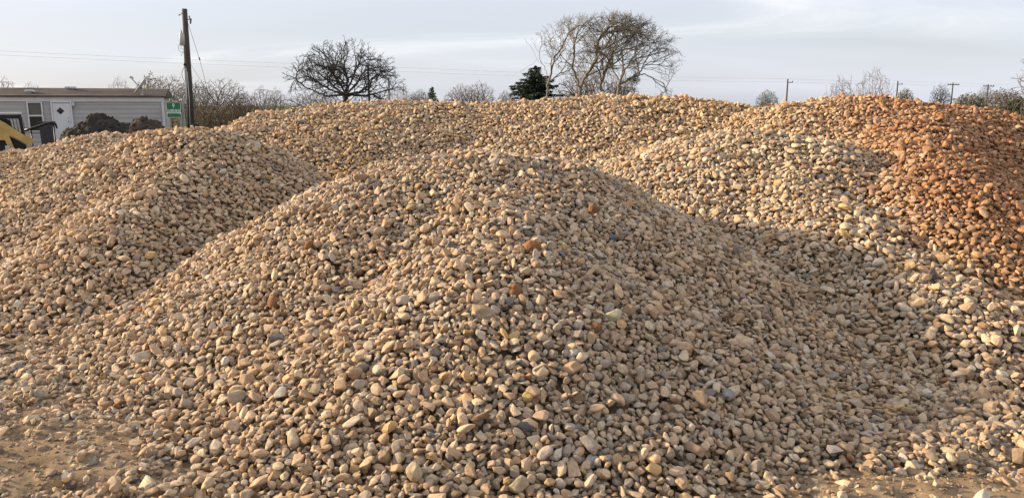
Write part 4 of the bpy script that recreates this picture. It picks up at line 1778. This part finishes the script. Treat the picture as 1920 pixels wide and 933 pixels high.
# ------------------------------------------------------------------ bare trees and thickets along the horizon
def thicket_proto(seed, n, rx_, ry_, h, stems, r0, lo=0.35, step=0.26, lean=0.5):
    r2 = np.random.default_rng(seed)
    limbs = []
    for k in range(stems):
        a = r2.uniform(0, 6.28)
        bx, by = r2.uniform(-0.35, 0.35) * rx_ * (stems > 1), r2.uniform(-0.35, 0.35) * ry_ * (stems > 1)
        limbs.append((None, [(bx, by, -0.2), (bx + 0.1 * math.cos(a), by + 0.1 * math.sin(a), h * 0.22), (bx + lean * math.cos(a) * rx_ * 0.4, by + lean * math.sin(a) * ry_ * 0.4, h * 0.5)]))
    att = ball(r2, n, (0, 0, h * 0.55), (rx_, ry_, h * 0.45), h * lo * 0.5, 0.6)
    P_, par_ = colonise(limbs, att, step, step * 12, step * 0.95, 60, seed + 1)
    return tree_meshes(P_, par_, r0, 2.3, 0.05, 0.22, step * 1.5, seed + 2, 2)


protos = {
    'round': thicket_proto(301, 2600, 2.9, 2.9, 6.0, 1, 0.012),
    'upright': thicket_proto(311, 1900, 2.0, 2.0, 6.0, 4, 0.012),
    'brush': thicket_proto(321, 3000, 3.6, 2.2, 4.6, 9, 0.012, 0.1, 0.22),
    'wispy': thicket_proto(331, 1300, 3.0, 2.2, 5.0, 6, 0.0095, 0.2),
}
proto_mesh = {}


def horizon_tree(kind, px, ptop, wpx, d, label, mat, name='bare_tree', cat='tree', puff=None, group='bare trees along the horizon', rz=None):
    """a tree whose crown is wpx wide and whose top reaches row ptop at distance d"""
    big, fine, pp, ch = protos[kind]
    base = at(px, 215, d)
    h = at(px, ptop, d)[2]
    ext = np.array(pp)
    sx_ = (wpx / FPX * d) / (ext[:, 0].max() - ext[:, 0].min())
    sz_ = h / ext[:, 2].max()
    o = empty(name, (base[0], base[1], 0), rz if rz is not None else 0.0)
    tag(o, label, cat, group)
    for part, mb in (('trunk', big), ('crown', fine)):
        if not mb.f:
            continue
        key = (kind, part, mat.name)
        if key not in proto_mesh:
            proto_mesh[key] = mesh_from(part, mb.v, mb.f, mat, True)
        c = link(part, proto_mesh[key], o)
        c.scale = (sx_, sx_, sz_)
    if puff is not None:
        m_, num, size, lo_ = puff
        r2 = np.random.default_rng(int(px * 7 + wpx))
        tips = ext[r2.integers(0, len(ext), num)]
        tips = tips[tips[:, 2] > ext[:, 2].max() * lo_]
        leaf_puffs(tips * np.array([sx_, sx_, sz_]), size, m_, 'foliage', o, int(px))
    return o


# behind the trailer house and the utility pole
horizon_tree('upright', 12, 141, 55, 60, 'small bare tree above the left end of the trailer house roof', M_TWIG)
horizon_tree('wispy', 62, 152, 60, 75, 'faint low twigs over the roof left of the roof vents', M_TWIG)
horizon_tree('wispy', 228, 141, 56, 62, 'wispy bare saplings behind the roof left of the satellite dish', M_TWIG)
horizon_tree('upright', 285, 134, 62, 58, 'olive-budding tree just behind the satellite dish', M_TWIG, puff=(M_BUD, 1500, 0.15, 0.3))
horizon_tree('round', 322, 140, 84, 54, 'pale blossoming tree behind the green sign', M_TWIG, 'blossoming_tree', puff=(M_BLOSSOM, 1900, 0.11, 0.2))
horizon_tree('brush', 366, 142, 84, 52, 'pale blossoming thicket right behind the utility pole', M_TWIG, 'blossoming_tree', puff=(M_BLOSSOM, 1300, 0.10, 0.1))
horizon_tree('round', 421, 145, 116, 50, 'round bare grey tree right of the utility pole', M_TWIG, rz=1.0)
horizon_tree('brush', 392, 186, 150, 47, 'dark brown brush low behind the guy wires', M_TWIGB, 'brush_thicket', 'thicket', puff=(M_BRUSH, 500, 0.12, 0.0), group='thickets along the horizon')
horizon_tree('brush', 455, 172, 110, 49, 'brown brush below the round grey tree', M_TWIGB, 'brush_thicket', 'thicket', group='thickets along the horizon', rz=2.2)
horizon_tree('upright', 493, 158, 62, 64, 'bare upright tree left of the dark oak', M_TWIG, rz=0.6)
horizon_tree('upright', 521, 161, 46, 66, 'narrow bare tree touching the left boughs of the oak', M_TWIG, rz=1.9)
horizon_tree('brush', 590, 168, 130, 95, 'low grey brush seen through the left boughs of the oak', M_TWIG, 'brush_thicket', 'thicket', group='thickets along the horizon', rz=0.4)
# between the oak and the bare clump
horizon_tree('wispy', 752, 157, 66, 92, 'wispy bare bush right of the lamp post', M_TWIG, rz=0.3)
horizon_tree('brush', 790, 165, 70, 98, 'low brown bush left of the tiny conifer', M_TWIGB, 'brush_thicket', 'thicket', group='thickets along the horizon', rz=1.1)
horizon_tree('brush', 868, 154, 74, 92, 'left half of the brown thicket between the conifers', M_TWIGB, 'brush_thicket', 'thicket', group='thickets along the horizon')
horizon_tree('upright', 903, 149, 62, 94, 'taller brown tree on the right of the brown thicket', M_TWIGB, rz=2.4)
horizon_tree('brush', 948, 167, 46, 96, 'low grey bush left of the dark conifer', M_TWIG, 'brush_thicket', 'thicket', group='thickets along the horizon', rz=0.8)
horizon_tree('brush', 1096, 118, 120, 66, 'dense brown undergrowth inside the bare clump', M_TWIGB, 'brush_thicket', 'thicket', group='thickets along the horizon', rz=0.2)
horizon_tree('brush', 1165, 132, 100, 67, 'thin brown undergrowth at the right of the bare clump', M_TWIGB, 'brush_thicket', 'thicket', group='thickets along the horizon', rz=1.7)
# right half
horizon_tree('brush', 1437, 166, 46, 110, 'small dark bush left of the first far pole', M_TWIG, 'brush_thicket', 'thicket', puff=(M_BRUSH, 500, 0.2, 0.2), group='thickets along the horizon')
horizon_tree('wispy', 1574, 138, 90, 40, 'left wispy bare bush behind the rust-coloured pile', M_TWIG, rz=0.5)
horizon_tree('wispy', 1634, 122, 84, 41, 'taller wispy bare bush behind the rust-coloured pile', M_TWIG, rz=2.0)
horizon_tree('brush', 1694, 163, 38, 100, 'yellow-green bush beside the second far pole', M_TWIG, 'brush_thicket', 'thicket', puff=(M_BUD, 700, 0.28, 0.1), group='thickets along the horizon')
horizon_tree('round', 1760, 156, 42, 105, 'small dark round tree between the far poles', M_OAK, rz=1.4)
horizon_tree('brush', 1815, 172, 62, 140, 'low olive treeline bush left of the last far pole', M_TWIGB, 'brush_thicket', 'thicket', puff=(M_BUD, 900, 0.4, 0.1), group='thickets along the horizon')
horizon_tree('upright', 1845, 158, 40, 150, 'pale tall tree behind the last far pole', M_TWIG, rz=0.9)
horizon_tree('round', 1880, 165, 60, 125, 'dense brown round tree at the right of the last far pole', M_TWIGB, puff=(M_TWIGB, 1400, 0.3, 0.1), rz=2.9)
horizon_tree('brush', 1908, 180, 46, 115, 'dark green evergreen bush at the right edge above the pasture', M_TWIG, 'evergreen_bush', 'bush', puff=(M_BRUSH, 2600, 0.30, 0.0), group='thickets along the horizon')
horizon_tree('brush', 1946, 172, 64, 130, 'olive thicket cut by the right edge of the view', M_TWIGB, 'brush_thicket', 'thicket', puff=(M_BUD, 900, 0.3, 0.0), group='thickets along the horizon', rz=0.7)
horizon_tree('wispy', 1975, 70, 190, 46, 'bare drooping branches reaching in at the right edge', M_TWIG, rz=1.2)

# ------------------------------------------------------------------ far poles, lamp post and wires
WIRE_PTS = [[], []]


def far_pole(px, ptop, d, cross, label, r=0.14):
    b_ = at(px, 215, d)
    zt2 = at(px, ptop, d)[2]
    o = empty('far_utility_pole', (b_[0], b_[1], 0), 0)
    tag(o, label, 'utility pole', 'line of far utility poles')
    MB().tube([(0, 0, -0.2), (0, 0, zt2)], [r, r * 0.7], 8).build('pole', M_WOODPOLE, o, True)
    m = MB()
    if cross:
        m.box((0, -0.12, zt2 - 0.35), (2.0, 0.11, 0.13))
        for x in (-0.9, -0.45, 0.45, 0.9):
            m.tube([(x, -0.12, zt2 - 0.28), (x, -0.12, zt2 - 0.12)], 0.05, 6)
    else:
        m.box((0.35, -0.1, zt2 - 0.5), (0.7, 0.09, 0.1)).tube([(0.66, -0.1, zt2 - 0.46), (0.66, -0.1, zt2 - 0.28)], 0.05, 6)
    m.build('cross_arm', M_WOODPOLE, o)
    WIRE_PTS[0].append((b_[0], b_[1], zt2))
    WIRE_PTS[1].append((b_[0], b_[1] - 0.12, zt2 - 0.45))


for q in ((-620, 62, 62.0),):
    p = at(*q)
    WIRE_PTS[0].append(tuple(p))
    WIRE_PTS[1].append((p[0], p[1], p[2] - 0.3))
far_pole(693, 124, 88.0, False, 'far utility pole standing among the limbs of the oak', 0.15)
far_pole(1473, 148, 112.0, False, 'first far pole right of the bare clump')
far_pole(1678, 152, 124.0, False, 'far pole rising from the rust-coloured pile beside the yellow-green bush')
far_pole(1781, 155, 134.0, True, 'far pole with cross arm right of the small round tree')
far_pole(1847, 158, 142.0, True, 'rightmost far pole with cross arm before the treeline')
for k, lab in ((0, 'upper thin power line crossing the whole sky behind the trees'), (1, 'lower thin power line crossing the whole sky behind the trees')):
    pts = []
    W_ = WIRE_PTS[k] + [(WIRE_PTS[k][-1][0] + 60, WIRE_PTS[k][-1][1] + 25, WIRE_PTS[k][-1][2])]
    for a, b in zip(W_[:-1], W_[1:]):
        a, b = np.array(a), np.array(b)
        sag = 0.004 * np.linalg.norm(b - a)
        for t in np.linspace(0, 1, 13)[:-1]:
            pts.append(a + (b - a) * t - np.array([0, 0, sag * 4 * t * (1 - t)]))
    pts.append(np.array(W_[-1]))
    tag(MB().tube(pts, 0.007, 4).build('power_line', M_WIRE), lab, 'power line')
b_ = at(731, 215, 84)
lamp = empty('lamp_post', (b_[0], b_[1], 0))
tag(lamp, 'thin grey lamp post with flat head at the right of the oak', 'lamp post')
zt2 = at(731, 146, 84)[2]
MB().tube([(0, 0, -0.2), (0, 0, zt2)], [0.13, 0.10], 8).build('pole', M_POST, lamp, True)
MB().box((-0.25, 0, zt2), (0.7, 0.35, 0.16), None, 0.8).build('lamp_head', M_LTGREY, lamp, bevel=0.03)
